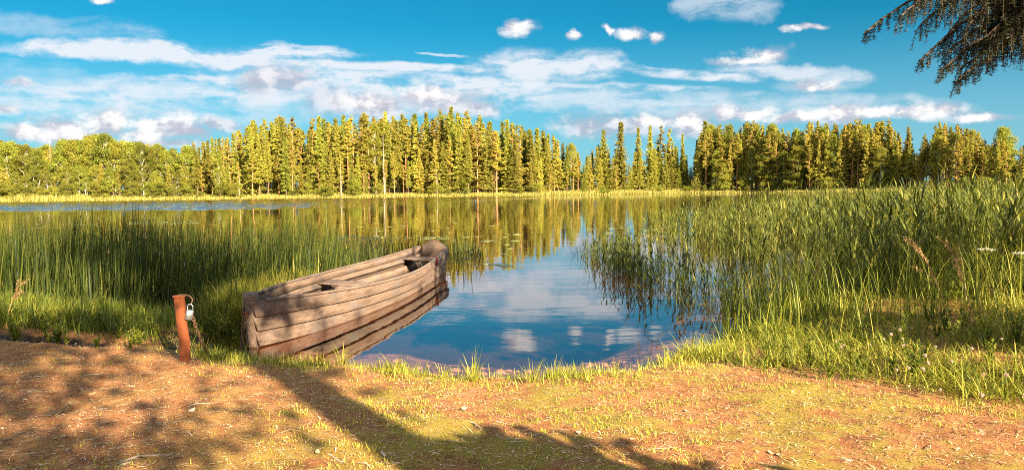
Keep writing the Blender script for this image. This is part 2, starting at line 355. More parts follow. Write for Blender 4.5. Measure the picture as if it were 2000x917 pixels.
msk = np.maximum(msk, .6 * sstep(.60, .70, fbm(WX * .12, WY, .16, 66, 3)) * sstep(70, 90, WY) * sstep(12, 4, WX)) * sstep(-92, -88, WX)
WZ = msk * ((fbm(WX * .6, WY, 1.5, 63, 3) - .5) * .20 + (vnoise(WX * .5, WY, 4, 65) - .5) * .03)
nX = len(wxs); nY = len(wys); i = (np.arange(nY - 1)[:, None] * nX + np.arange(nX - 1)[None]).ravel()
tag(mesh_np('lake_water', np.stack([WX, WY, WZ], -1).reshape(-1, 3), np.stack([i, i + 1, i + nX + 1, i + nX], -1), m, smooth=True), kind='structure')
#%% ------------------------------------------------------------------ far forest
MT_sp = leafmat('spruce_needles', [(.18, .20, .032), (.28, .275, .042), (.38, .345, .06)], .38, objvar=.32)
MT_pi = leafmat('pine_needles', [(.24, .225, .042), (.385, .335, .058), (.52, .43, .095)], .38, objvar=.28)
MT_bi = leafmat('birch_leaves', [(.15, .18, .026), (.26, .265, .04), (.37, .34, .056)], .4, objvar=.3)
MT_br = leafmat('brown_needles', [(.14, .08, .04), (.32, .18, .09), (.46, .29, .16)], .1)
MB_sp = solid('spruce_bark', (.10, .065, .045), (.20, .135, .09), 6, .9, (1, 1, .3))
MB_pi = solid('pine_bark', (.30, .14, .07), (.42, .22, .11), 5, .85, (1, 1, .3))
MB_bi = solid('birch_bark', (.62, .58, .50), (.50, .45, .38), 6, .7, (1, 1, .6), c3=(.08, .07, .06))
MB_de = solid('dead_wood', (.72, .64, .54), (.50, .43, .35), 6, .85, (1, 1, .2))
def quads_at(C, size, rnd, flat=0., dirs=None, asp=.55):
    """one small random quad per centre"""
    N = len(C); a = rng.normal(size=(N, 3)) if dirs is None else dirs + rng.normal(0, .28, (N, 3)); a /= np.linalg.norm(a, axis=1)[:, None]
    b_ = rng.normal(size=(N, 3)); b_[:, 2] *= 1 - flat; a[:, 2] *= 1 - flat
    b_ -= a * (a * b_).sum(1)[:, None]; b_ /= np.linalg.norm(b_, axis=1)[:, None]
    s = (size * rng.uniform(.6, 1.3, N))[:, None]
    q_ = asp; V = np.stack([C - a * s - b_ * s * .4 * q_, C + a * s * .2 - b_ * s * 1.1 * q_, C + a * s + b_ * s * .4 * q_, C - a * s * .2 + b_ * s * 1.1 * q_], 1).reshape(-1, 3)
    Q = np.arange(N * 4).reshape(N, 4); return V, Q, np.repeat(rnd, 4)
def trunk_acc(H, r0, bend=.1, n=6):
    a = Acc(); K = 7; ph = random.random() * 6
    pts = [(bend * math.sin(ph + t * 3) * t, bend * math.cos(ph + t * 2.3) * t - bend * math.cos(ph) * 0, H * t) for t in np.linspace(0, 1, K)]
    tube(a, pts, [r0 * (1 - .93 * t) for t in np.linspace(0, 1, K)], n); return a, pts
def spruce(H=15, wid=2.1, z0=.06, dens=1.0, leaf=.115):
    tr_, pts = trunk_acc(H, .16, .06); cs = []; rs = []
    ds = []; nb = int(62 * dens)
    for k in range(nb):
        t = z0 + (1 - z0) * ((k + random.random()) / nb) ** .95; z = H * t
        L = 1.2 * wid * (1 - t) ** .95 * (random.uniform(.55, 1.2) if k % 5 else random.uniform(1.0, 1.35)) + .08
        if t < .3: L *= random.uniform(.5, 1.0)
        for j in range(random.randint(4, 6)):
            a_ = random.random() * 2 * math.pi; n = max(3, int(L * 6 * dens)); u = (np.arange(n) + rng.random(n)) / n
            Lj = L * random.uniform(.6, 1.1); r = u * Lj; dz = -.42 * r * (1 - .45 * u) + .02
            sway = (rng.random((n, 2)) - .5) * (.12 + .3 * (1 - u))[:, None]
            c = np.stack([r * math.cos(a_) + sway[:, 0], r * math.sin(a_) + sway[:, 1], z + dz + rng.normal(0, .05, n) - rng.random(n) * .14], -1); cs.append(c); ds.append(np.tile([math.cos(a_) * .8, math.sin(a_) * .8, -.62], (n, 1)))
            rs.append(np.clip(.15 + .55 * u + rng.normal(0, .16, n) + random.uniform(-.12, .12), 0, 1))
    C = np.concatenate(cs); r_ = np.concatenate(rs); C = np.repeat(C, 4, 0) + rng.normal(0, .10, (len(C) * 4, 3)) * (1, 1, .6); r_ = np.repeat(r_, 4)
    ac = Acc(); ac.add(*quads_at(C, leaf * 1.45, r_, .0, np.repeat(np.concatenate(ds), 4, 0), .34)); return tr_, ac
def pine(H=15, z0=.5, wid=1.9):
    tr_, pts = trunk_acc(H, .19, .28); cs = []; rs = []; br = tr_
    nb = random.randint(40, 50)
    for k in range(nb):
        t = z0 + (1 - z0) * (k + random.random()) / nb; q = (t - z0) / (1 - z0); z = H * t
        L = wid * min(1, .45 + 1.8 * q) * (1 - q) ** .62 * random.uniform(.5, 1.2) + .12; a_ = random.random() * 6.283
        x0, y0, _ = pts[min(6, int(t * 6))]
        L *= .92; tip = Vector((x0 + L * math.cos(a_), y0 + L * math.sin(a_), z + L * random.uniform(.05, .45)))
        tube(br, [(x0, y0, z - .1), ((x0 + tip.x) / 2, (y0 + tip.y) / 2, (z + tip.z) / 2 - .12), tip], [.05, .035, .015], 4, cap=False)
        for j in range(random.randint(8, 12)):
            f = random.uniform(.35, 1.05); c0 = np.array([x0 + (tip.x - x0) * f, y0 + (tip.y - y0) * f, z + (tip.z - z) * f]) + rng.normal(0, .2, 3) * (1, 1, .5) * (1.15 - .8 * q)
            n = random.randint(22, 36); rad = random.uniform(.20, .42) * (1.1 - .55 * q)
            c = rng.normal(0, 1, (n, 3)); c /= np.linalg.norm(c, axis=1)[:, None]; c = c * (rng.random((n, 1)) ** .4) * rad * np.array([1, 1, .42]) + c0
            cs.append(c); rs.append(np.clip(.45 + c[:, 2] * 0 + rng.normal(0, .18, n) + random.uniform(-.15, .2), 0, 1))
    # snag stubs under the crown
    for k in range(8):
        t = random.uniform(.18, z0); a_ = random.random() * 6.283; L = random.uniform(.3, .9); z = H * t
        tube(br, [(0, 0, z), (L * math.cos(a_), L * math.sin(a_), z - .1)], [.025, .01], 4, cap=False)
    ac = Acc(); ac.add(*quads_at(np.concatenate(cs), .105, np.concatenate(rs), .2)); return tr_, ac
def broad(H=11, wid=2.2, z0=.18, n_cl=75, leaf=.10, droop=.0):
    tr_, pts = trunk_acc(H * .93, .13, .25); cs = []; rs = []
    for k in range(n_cl):
        t = z0 + (1 - z0) * random.random() ** .85; q = (t - z0) / (1 - z0)
        L = wid * (math.sin(math.pi * (.18 + .80 * q)) ** .7) * random.uniform(.25, 1.0); a_ = random.random() * 6.283
        c0 = np.array([L * math.cos(a_), L * math.sin(a_), H * t])
        if random.random() < .5: tube(tr_, [(0, 0, max(.4, H * t - L * 1.1)), (c0[0] * .6, c0[1] * .6, H * t - L * .25), tuple(c0)], [.05, .03, .012], 4, cap=False)
        n = random.randint(90, 140); rad = random.uniform(.4, .85)
        c = rng.normal(0, 1, (n, 3)); c /= np.linalg.norm(c, axis=1)[:, None]; c = c * (rng.random((n, 1)) ** .45) * rad * np.array([1, 1, .8]) + c0
        if droop: c[:, 2] -= droop * rng.random(n) * 1.2
        cs.append(c); rs.append(np.clip(.4 + rng.normal(0, .17, n) + random.uniform(-.22, .22), 0, 1))
    ac = Acc(); ac.add(*quads_at(np.concatenate(cs), leaf, np.concatenate(rs), .1)); return tr_, ac
def deadspruce(H=13):
    tr_, pts = trunk_acc(H, .13, .05); 
    for k in range(120):
        t = random.uniform(.08, .97); L = 1.5 * (1 - t) ** .7 * random.uniform(.3, 1) + .1; a_ = random.random() * 6.283; z = H * t
        tube(tr_, [(0, 0, z), (L * .6 * math.cos(a_), L * .6 * math.sin(a_), z - .12 * L), (L * math.cos(a_), L * math.sin(a_), z - .45 * L)], [.02, .012, .006], 3, cap=False)
    return tr_
PROTO = {}
def proto(kind, n, fn, bark, leafm):
    PROTO[kind] = []
    for k in range(n):
        tr_, cr_ = fn(k); H = kind
        PROTO[kind].append((tr_.build('trunk', bark, link=False), cr_.build('crown', leafm, link=False) if cr_ else None))
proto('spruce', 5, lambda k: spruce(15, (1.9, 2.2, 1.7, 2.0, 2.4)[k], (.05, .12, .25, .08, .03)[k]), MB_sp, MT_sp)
proto('pine', 5, lambda k: pine(15, (.38, .28, .5, .3, .08)[k], (1.8, 2.1, 1.6, 2.0, 1.9)[k]), MB_pi, MT_pi)
proto('mixed', 2, lambda k: spruce(15, 2.2, .1, .8, .125), MB_pi, MT_pi)
proto('birch', 4, lambda k: broad(11, (2.0, 2.3, 1.8, 2.1)[k], (.25, .2, .3, .15)[k], 80, .10, .35), MB_bi, MT_bi)
proto('bush', 3, lambda k: broad(4, 1.7, .05, 26, .10), MB_sp, MT_bi)
proto('brown', 1, lambda k: spruce(15, 1.5, .2, .75, .10), MB_sp, MT_br)
proto('dead', 2, lambda k: (deadspruce(14), None), MB_de, None)
PH = dict(spruce=15, pine=15, mixed=15, birch=11, bush=4, brown=15, dead=14)
NAMES = dict(spruce='spruce_tree', pine='pine_tree', mixed='spruce_tree', birch='birch_tree', bush='alder_bush', brown='dying_spruce', dead='dead_tree')
CATS = dict(spruce='tree', pine='tree', mixed='tree', birch='tree', bush='bush', brown='tree', dead='dead tree')
def plant_tree(kind, x, y, H, label, group, wid=1.0, var=None, rz=None):
    tm, cm = PROTO[kind][random.randrange(len(PROTO[kind])) if var is None else var % len(PROTO[kind])]
    z = gz(x, y) - .05; o = empty(NAMES[kind], (x, y, z), random.random() * 6.28 if rz is None else rz)
    s = H / PH[kind]; o.scale = (s * wid, s * wid, s)
    t = bpy.data.objects.new('trunk', tm); COL.objects.link(t); t.parent = o
    if cm: c = bpy.data.objects.new('crown', cm); COL.objects.link(c); c.parent = o
    return tag(o, label, CATS[kind], group)
TOPS = [(-80, 262), (0, 268), (40, 284), (95, 280), (150, 272), (205, 264), (245, 272), (300, 278), (345, 290), (375, 284), (410, 272), (450, 262), (480, 245), (500, 236), (530, 240), (555, 224), (585, 238), (620, 232), (650, 226), (700, 222), (760, 220), (800, 226),
        (850, 220), (885, 214), (930, 226), (960, 238), (1000, 234), (1040, 244), (1070, 248), (1090, 268), (1110, 272), (1132, 296), (1150, 286), (1170, 268), (1195, 276), (1235, 282), (1262, 276), (1300, 262), (1335, 272), (1352, 296), (1372, 248), (1400, 242), (1440, 246), (1480, 238), (1520, 246), (1545, 256), (1580, 240), (1620, 244), (1660, 236), (1700, 236), (1735, 234), (1758, 258),
        (1775, 262), (1800, 268), (1830, 242), (1860, 240), (1900, 250), (1925, 270), (1955, 258), (1985, 290), (2005, 270), (2080, 255)]
tpx, tpy = np.array(TOPS).T
def hor(px): return 365 - .0105 * (px - 1000)
def zone(px):
    Z = [(375, 'above the low reed belt by the wind-ruffled blue water', 'l'), (560, 'at the rising edge where the tall forest begins', 'm'), (760, 'in the dense tall forest around the white dead pole', 'm'), (955, 'in the tallest stretch of the far shore forest', 'm'),
         (1132, 'in the tall forest sloping down to the notch', 'm'), (1352, 'between the two notches of the far shore forest', 's'), (1560, 'where pale pinkish trunks stand clear by the shore', 'p'), (1765, 'behind the tallest tops of the foreground reeds', 'p'), (3000, 'beyond the reed bed past the sky gap', 'p')]
    for lim, txt, k in Z:
        if px < lim: return txt, k
def tree_at(px, row, kind, hf=1.0, label=None, wid=1.0, var=None, topy=None):
    d = 1 / 1428; 
    sx0 = (px - 1000) / F; yy = 130.
    for _ in range(6): yy = float(yf(sx0 * yy)) + row
    top = (topy if topy is not None else np.interp(px, tpx, tpy)); x = sx0 * yy
    H = ((hor(px) - top) * yy / F + CAMZ - gz(x, yy)) * hf
    txt, k = zone(px)
    size = {'spruce': 'pointed olive green spruce', 'mixed': 'golden olive spruce with ragged boughs', 'pine': 'pine with reddish bare trunk and tufted crown', 'birch': 'round crowned leafy birch', 'bush': 'low leafy bush at the shore', 'brown': 'dying spruce', 'dead': 'bare grey dead spruce'}[kind]
    if row > 12 and kind != 'bush': size = 'taller ' + size.split(' with ')[0] + ' in the rear rank'
    lb = label or (size + ' ' + txt)
    lb = ' '.join(lb.split()[:16])
    return plant_tree(kind, x, yy, max(H, 1.2), lb, None if label else 'far shore: ' + size + ' ' + txt, wid, var)
# named, outstanding trees first
tree_at(752, 3.5, 'dead', 1, 'tall white dead pole of a tree rising from the waterline before the forest', .55, 0, 262)
tree_at(966, 4.5, 'brown', 1, 'tall reddish brown dying spruce among the green ones in the tall forest', 1.05, 0, 262)
tree_at(1213, 7, 'spruce', 1, 'tallest pointed spruce spire standing between the two forest notches', 1.45, 0, 238)
tree_at(1180, 9, 'spruce', 1, 'pointed dark spruce next to the tallest spire, nearer the first notch', 1.3, 4, 253)
tree_at(1247, 8, 'spruce', 1, 'slim lone spruce spire with sky on both sides', 1.05, 3, 250)
tree_at(1270, 10, 'spruce', 1, 'slim spire spruce just beyond the lone slim one', 1.1, 0, 246)
tree_at(1292, 12, 'pine', 1, 'open crowned pine between slim spruce spires', .9, 1, 246)
tree_at(1310, 9, 'pine', 1, 'ragged pine with sky showing through its crown', .8, 3, 252)
tree_at(1333, 8, 'spruce', 1, 'short pointed spruce at the brink of the second notch', .85, 1, 262)
tree_at(1377, 8, 'spruce', 1, 'dark spruce standing up right after the second notch', 1.4, 4, 236)
tree_at(1500, 4, 'pine', 1, 'sunlit pine with pinkish low boughs sweeping down to the shore', 1.25, 4, 262)
tree_at(1772, 8, 'pine', 1, 'lone thin pine in the sky gap of the forest', .85, 2, 248)
tree_at(1956, 10, 'birch', 1, 'pale airy birch standing clear beyond the sky gap', 1.3, 0, 250)
tree_at(885, 6, 'spruce', 1, 'highest spruce top of the whole tall forest', 1.0, 0, 208)
tree_at(213, 8, 'birch', 1, 'highest birch of the low leafy wood by the ruffled water', 1.1, 1, 262)
tree_at(105, 9, 'dead', 1, 'bare grey treetop poking out of the low leafy wood', .8, 1, 270)
for (a, bq) in ((470, 'm'), (668, 'm'), (855, 'm')): tree_at(a, 2.5, 'dead', random.uniform(.3, .42), None, .8, 1)
for row, step, hf in ((5.0, 17, .80), (9.0, 14.5, .97), (14., 14.5, 1.0), (20., 17, .99), (27., 20, .93), (38., 24, .66)):
    px = -45 + random.uniform(0, 10)
    while px < 2050:
        p_ = px + random.uniform(-6, 6); k = zone(p_)[1]; r = random.random()
        gap = any(abs(p_ - g) < wv for g, wv in ((1137, 7), (1353, 6), (1762, 8), (1788, 10), (1232, 7), (1258, 5), (1980, 6)))
        if k == 'l': kind = 'birch' if r < .82 else 'mixed' if r < .92 else 'pine'
        elif k == 'm': kind = 'spruce' if r < .48 else 'mixed' if r < .58 else 'pine' if r < .97 else 'birch'
        elif k == 's': kind = 'spruce' if r < .7 else 'pine' if r < .85 else 'mixed'
        else: kind = 'pine' if r < .66 else 'spruce' if r < .82 else 'mixed' if r < .9 else 'birch'
        if row < 6 and k == 'p' and kind == 'pine' and random.random() < .4: kind = 'mixed'
        h_ = hf * random.uniform(.86, 1.03)
        if row < 6: h_ = hf * (random.uniform(.75, 1.15) if k == 'p' else random.uniform(.45, 1.1)) if k != 'l' else hf * random.uniform(.45, .85)
        if gap: h_ *= .72
        if k == 's' and row > 6: h_ *= .86
        tree_at(p_, row + random.uniform(-1.6, 1.6), kind, h_, wid=random.uniform(.85, 1.1) * (.9 if k == 'p' else 1.15 if kind == 'spruce' else 1.0) * (1.15 if k == 'l' else 1))
        px += step * random.uniform(.8, 1.2) * (.82 if k == 'p' else 1)
for k in range(64):
    p_ = random.choice([random.uniform(-20, 375), random.uniform(-20, 2010), random.uniform(1300, 2010)])
    tree_at(p_, random.uniform(2.2, 5.0), 'bush', random.uniform(.14, .26) * (1.3 if p_ < 375 else 1), wid=random.uniform(1.0, 1.6))
for k in range(60):
    p_ = random.uniform(1372, 2030); tree_at(p_, random.uniform(3, 16), random.choice(['birch', 'pine', 'pine']), random.uniform(.4, .75), wid=random.uniform(1.2, 1.6), var=random.choice([3, 4]) if k % 3 else 3)
for k in range(30):
    p_ = random.uniform(375, 1350); tree_at(p_, random.uniform(9, 26), random.choice(['birch', 'pine']), random.uniform(.3, .5), wid=random.uniform(1.3, 1.8))
for k in range(26):
    p_ = random.uniform(-10, 1560); tree_at(p_, random.uniform(.8, 2.6), 'bush', random.uniform(.07, .15), wid=random.uniform(1.0, 2.2))
# pale reed belt along the far waterline
n = 42000; xx = rng.uniform(-125, 125, n); off = rng.random(n) ** 1.3
yy = yf(xx) - .6 + off * 6.5; base_ = np.stack([xx, yy, np.maximum(ground_z(xx, yy), -.1)], -1)
hh = rng.uniform(.25, .55, n) * (1 + 1.3 * np.exp(-((xx / yy + .63) / .07) ** 2) * (vnoise(xx, yy, .2, 3) > .2)) * (.45 + 1.1 * fbm(xx, yy, .16, 3, 3))
V_, Q_, r_ = blades(base_, hh, rng.uniform(.03, .06, n), rng.uniform(0, 6.28, n), rng.uniform(0, .25, n), rng.uniform(0, .6, n), 3)
M_farreed = leafmat('far_reed_leaves', [(.16, .17, .035), (.30, .28, .06), (.44, .38, .12)], .25, objvar=0)
tag(mesh_np('far_reed_belt', V_, Q_, M_farreed, r_), 'pale yellow green reed belt along the whole far waterline', 'reeds', kind='stuff')
#%% ------------------------------------------------------------------ boat
M_wood = None
m, b, out = newmat('weathered_planks'); M_wood = m
tcx = b.new('ShaderNodeAttribute', attribute_name='pl').outputs['Vector']
g1 = b.noise(b.vm('MULTIPLY', tcx, (1.5, 26, 26)), 1.0, 8, .65, .3); g2 = b.noise(b.vm('MULTIPLY', tcx, (2.0, 5, 5)), 1.4, 5, .6); g3 = b.noise(b.vm('MULTIPLY', tcx, (9, 22, 22)), 2.2, 4, .6)
c = b.mix(b.mr(g1, .3, .7), (.115, .080, .064), (.25, .175, .138)); c = b.mix(b.mr(g2, .45, .7), c, (.155, .13, .125)); c = b.mix(b.mr(g3, .66, .76), c, (.06, .04, .03))
vo = b.new('ShaderNodeTexVoronoi'); b.put(vo.inputs['Vector'], b.vm('MULTIPLY', tcx, (1, 1, 1))); vo.inputs['Scale'].default_value = 7.5
c = b.mix(b.mr(vo.outputs['Distance'], .10, .05), c, (.10, .06, .04))
sp = b.new('ShaderNodeSeparateXYZ'); b.put(sp.inputs[0], b.new('ShaderNodeNewGeometry').outputs['Position'])
c = b.mix(b.mr(b.m('ADD', sp.outputs[2], b.m('MULTIPLY', g2, .03)), .035, .01), c, (.09, .035, .02))
p = b.new('ShaderNodeBsdfPrincipled'); b.put(p.inputs['Base Color'], c); p.inputs['Roughness'].default_value = .78; p.inputs['Specular IOR Level'].default_value = .3
bp = b.new('ShaderNodeBump'); bp.inputs['Strength'].default_value = .55; bp.inputs['Distance'].default_value = .006; b.put(bp.inputs['Height'], b.m('ADD', g1, b.m('MULTIPLY', g3, .5))); b.put(p.inputs['Normal'], bp.outputs[0])
b.nt.links.new(p.outputs[0], out.inputs[0])
BL = 6.75
AL = [0, .33, .8, 1.3, 2.0, 2.7, 3.5, 4.3, 5.0, 5.8, 6.3, 6.75]
HB = [.05, .175, .30, .41, .51, .56, .58, .545, .48, .385, .325, .27]
SHZ = [.50, .487, .465, .445, .42, .40, .39, .392, .405, .44, .465, .49]
from_t = np.linspace(0, 1, 49) ** 1.0 * BL
def catm(xq, X, Y):
    X = np.array(X); Y = np.array(Y); dY = np.gradient(Y, X); i = np.clip(np.searchsorted(X, xq) - 1, 0, len(X) - 2); h_ = X[i + 1] - X[i]; t = (xq - X[i]) / h_
    return (2 * t ** 3 - 3 * t ** 2 + 1) * Y[i] + (t ** 3 - 2 * t ** 2 + t) * h_ * dY[i] + (-2 * t ** 3 + 3 * t ** 2) * Y[i + 1] + (t ** 3 - t ** 2) * h_ * dY[i + 1]
hb = catm(from_t, AL, HB); sh = catm(from_t, AL, SHZ)
ZB = -.13
def hullpt(s, u, side, off=0.):
    """s: station index array, u: 0 at the bottom edge .. 1 at the sheer"""
    x = from_t[s]; z = ZB + (sh[s] - ZB) * u
    w_ = hb[s] * (.76 + .24 * u ** .8) - .0
    rake = -.17 * (u - .35) * np.exp(-x / .5) + .12 * (u - .2) * sstep(5.6, 6.75, x)
    return np.stack([x + rake, side * (w_ + off), z], -1)
boat = empty('rowing_boat', (-2.68, 7.42, 0), math.atan2(.986, .168)); boat.rotation_euler.x = R(2.6)
tag(boat, 'long narrow weathered wooden rowing boat moored at the bank, bow towards the shore', 'boat')
def addpl(o):
    """plank coordinates (along the board, across it) stored with the vertices"""
    me = o.data; n = len(me.vertices); co = np.empty(n * 3, np.float32); me.vertices.foreach_get('co', co)
    a = me.attributes.new('pl', 'FLOAT_VECTOR', 'POINT'); co = co.reshape(-1, 3) + np.array([random.uniform(0, 50), 0, 0], np.float32); a.data.foreach_set('vector', co.ravel()); return o
def strake(u0, u1, side, thick=.018, o0=.036, o1=.0):
    S = np.arange(len(from_t)); a = Acc(); K = len(S)
    prof = [(u0, o0), (u0 + .01, o0 + .003), (u1 - .008, o1 + .003), (u1, o1), (u1, o1 - thick), (u0, o0 - thick)]
    ring = [hullpt(S, u, side, o) for u, o in prof]; n = len(ring)
    V = np.stack(ring, 1).reshape(-1, 3); Q = []
    for i in range(K - 1):
        for k in range(n):
            q = (i * n + k, i * n + (k + 1) % n, (i + 1) * n + (k + 1) % n, (i + 1) * n + k); Q.append(q if side < 0 else q[::-1])
    for i, f in ((0, 1), (K - 1, -1)):
        for q in ((0, 1, 2, 5), (2, 3, 4, 5)): Q.append(tuple(i * n + j for j in (q if f * side > 0 else q[::-1])))
    a.add(V, np.array(Q), .5); return a
US = [(0.0, .255), (.235, .53), (.50, .775), (.745, 1.0)]
for side in (-1, 1):
    for (u0, u1) in US:
        addpl(strake(u0, u1, side).build('side_plank', M_wood, boat))
    # gunwale rail
    a = Acc(); S = np.arange(1, len(from_t) - 1)
    pr = [(.010, -.020), (.016, -.010), (.016, .010), (-.026, .010), (-.026, -.012)]
    R_ = []
    for dy, dz in pr:
        q = hullpt(S, 1.0, side, 0.0); q[:, 1] += side * dy; q[:, 2] += dz + .002; R_.append(q)
    n = len(pr); V = np.stack(R_, 1).reshape(-1, 3); Q = []
    for i in range(len(S) - 1):
        for k in range(n): Q.append((i * n + k, i * n + (k + 1) % n, (i + 1) * n + (k + 1) % n, (i + 1) * n + k))
    a.add(V, np.array([q if side < 0 else q[::-1] for q in Q]), .5); addpl(a.build('gunwale', M_wood, boat))
    # inner riser that carries the seats
    a = Acc(); S = np.arange(5, len(from_t) - 3); R_ = []
    for dy, dz in ((-.024, .02), (-.05, .02), (-.05, -.025), (-.024, -.025)):
        q = hullpt(S, .70, side); q[:, 1] += side * dy; q[:, 2] += dz; R_.append(q)
    n = 4; V = np.stack(R_, 1).reshape(-1, 3); Q = []
    for i in range(len(S) - 1):
        for k in range(n): Q.append((i * n + k, i * n + (k + 1) % n, (i + 1) * n + (k + 1) % n, (i + 1) * n + k))
    a.add(V, np.array([q if side < 0 else q[::-1] for q in Q]), .5); addpl(a.build('seat_riser', M_wood, boat))
# bottom
S = np.arange(len(from_t)); L_ = hullpt(S, .02, 1, -.012); R2 = hullpt(S, .02, -1, -.012); a = Acc()
V = np.concatenate([L_, R2, L_ - [0, 0, .02], R2 - [0, 0, .02]]); K = len(S)
Q = [(i, i + 1, K + i + 1, K + i) for i in range(K - 1)] + [(2 * K + i + 1, 2 * K + i, 3 * K + i, 3 * K + i + 1) for i in range(K - 1)]
a.add(V, np.array(Q), .5); addpl(a.build('bottom', M_wood, boat))
# floor boards
for dy in (-.22, -.07, .08, .23):
    a = Acc(); rbox(a, Matrix.Translation((3.4, dy, -.06)), 4.2, .135, .02, .004); addpl(a.build('floor_board', M_wood, boat))
# seats
def seat(x, w_, z):
    i = int(np.argmin(abs(from_t - x))); hbw = hb[i] * .95 - .045
    st = empty('seat', (0, 0, 0)); bpy.data.objects.remove(st)
    a = Acc(); rbox(a, Matrix.Translation((x - w_ / 4 - .003, 0, z)), w_ / 2 - .006, hbw * 2, .028, .005); rbox(a, Matrix.Translation((x + w_ / 4 + .003, 0, z + .001)), w_ / 2 - .006, hbw * 2 - .01, .028, .005)
    addpl(a.build('seat', M_wood, boat))
seat(2.85, .36, .285); seat(6.05, .42, .325); seat(1.15, .22, .27)
# stem post
a = Acc(); st_ = [(.045, -.16, .045, .042), (.04, .0, .05, .045), (-.005, .25, .055, .05), (-.04, .47, .062, .058), (-.045, .53, .074, .066), (-.048, .572, .072, .064), (-.048, .585, .06, .052)]
ring = []
for (cx, z, rx, ry) in st_:
    ring.append([(cx + rx * math.copysign(abs(math.cos(t)) ** .6, math.cos(t)), ry * math.copysign(abs(math.sin(t)) ** .6, math.sin(t)), z) for t in np.arange(12) * math.pi / 6])
V = [v for r_ in ring for v in r_] + [(-.068, 0, .592)]; Q = [(i * 12 + k, i * 12 + (k + 1) % 12, (i + 1) * 12 + (k + 1) % 12, (i + 1) * 12 + k) for i in range(len(ring) - 1) for k in range(12)]
o = (len(ring) - 1) * 12; Q += [(len(V) - 1, o + k, o + (k + 1) % 12, o + (k + 2) % 12) for k in range(0, 12, 2)]
a.add(V, np.array(Q), .5); addpl(a.build('stem_post', M_wood, boat, smooth=False))
# transom with arched top
a = Acc(); K = 15; th = .022
e = hullpt(np.array([48]), 1.0, 1)[0]; ee = hullpt(np.array([48]), 0.0, 1)[0]
yv = np.linspace(-1, 1, K); top = e[2] + .008 + .125 * np.maximum(0, np.cos(yv * 1.5708)) ** 1.25
Vt = []; 
for k in range(K):
    for (lvl) in (0, 1):
        for dx in (0, th):
            y_ = yv[k] * (e[1] - .026 if lvl else ee[1] - .026); z_ = top[k] if lvl else ZB; x_ = (e[0] - .05 + .10 * (top[k] - e[2]) if lvl else ee[0] - .05) + dx; Vt.append((x_, y_, z_))
Q = []
for k in range(K - 1):
    b0 = k * 4; b1 = b0 + 4
    Q += [(b0, b0 + 2, b1 + 2, b1), (b0 + 1, b1 + 1, b1 + 3, b0 + 3), (b0 + 2, b0 + 3, b1 + 3, b1 + 2), (b0, b1, b1 + 1, b0 + 1)]
Q += [(0, 1, 3, 2), (K * 4 - 4, K * 4 - 2, K * 4 - 1, K * 4 - 3)]
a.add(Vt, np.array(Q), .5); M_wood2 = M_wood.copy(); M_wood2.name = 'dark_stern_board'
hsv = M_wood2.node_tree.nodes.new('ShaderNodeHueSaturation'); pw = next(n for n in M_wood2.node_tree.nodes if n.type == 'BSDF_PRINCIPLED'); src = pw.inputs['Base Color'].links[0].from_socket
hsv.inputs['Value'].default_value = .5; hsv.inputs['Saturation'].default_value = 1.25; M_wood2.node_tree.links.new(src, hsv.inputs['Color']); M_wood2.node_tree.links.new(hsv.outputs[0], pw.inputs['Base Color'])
addpl(a.build('transom', M_wood2, boat))
M_rust = solid('rusty_iron', (.15, .038, .010), (.25, .064, .017), 7, .85, (1, 1, .5), .8, .15, c3=(.12, .04, .02), bdist=.02)
M_chain = solid('old_chain_iron', (.10, .06, .045), (.22, .12, .08), 30, .6, bump=.3, metal=.6)
M_steel = solid('galvanised_steel', (.20, .23, .26), (.30, .33, .37), 25, .38, bump=.15, metal=.75, c3=(.30, .25, .22))
M_red = solid('red_paint', (.24, .015, .015), (.18, .012, .012), 20, .5)
a = Acc(); i = int(np.argmin(abs(from_t - 5.35))); q = hullpt(np.array([i]), .93, -1, .02)[0]
rbox(a, Matrix.Translation(tuple(q + np.array([0, -.012, -.015]))) @ Matrix.Rotation(R(-8), 4, 'Z'), .05, .03, .13, .005); rbox(a, Matrix.Translation(tuple(q + np.array([-.02, .0, .045]))), .09, .07, .012, .003)
a.build('red_bracket', M_red, boat)
# bow ring
def torus(acc, M, R1, r1, sx_=1., n=14, k=6, r=.5):
    V = [M @ Vector(((R1 + r1 * math.cos(2 * math.pi * j / k)) * math.cos(2 * math.pi * i / n) * sx_, (R1 + r1 * math.cos(2 * math.pi * j / k)) * math.sin(2 * math.pi * i / n), r1 * math.sin(2 * math.pi * j / k))) for i in range(n) for j in range(k)]
    Q = [(i * k + j, ((i + 1) % n) * k + j, ((i + 1) % n) * k + (j + 1) % k, i * k + (j + 1) % k) for i in range(n) for j in range(k)]
    acc.add(np.array([tuple(v) for v in V]), np.array(Q), r)
a = Acc(); torus(a, Matrix.Translation((-.135, 0, .36)) @ Matrix.Rotation(R(70), 4, 'Y') @ Matrix.Rotation(R(20), 4, 'X'), .032, .007); tube(a, [(-.10, 0, .375), (-.03, 0, .375)], .010, 6)
a.build('bow_ring', M_rust, boat)
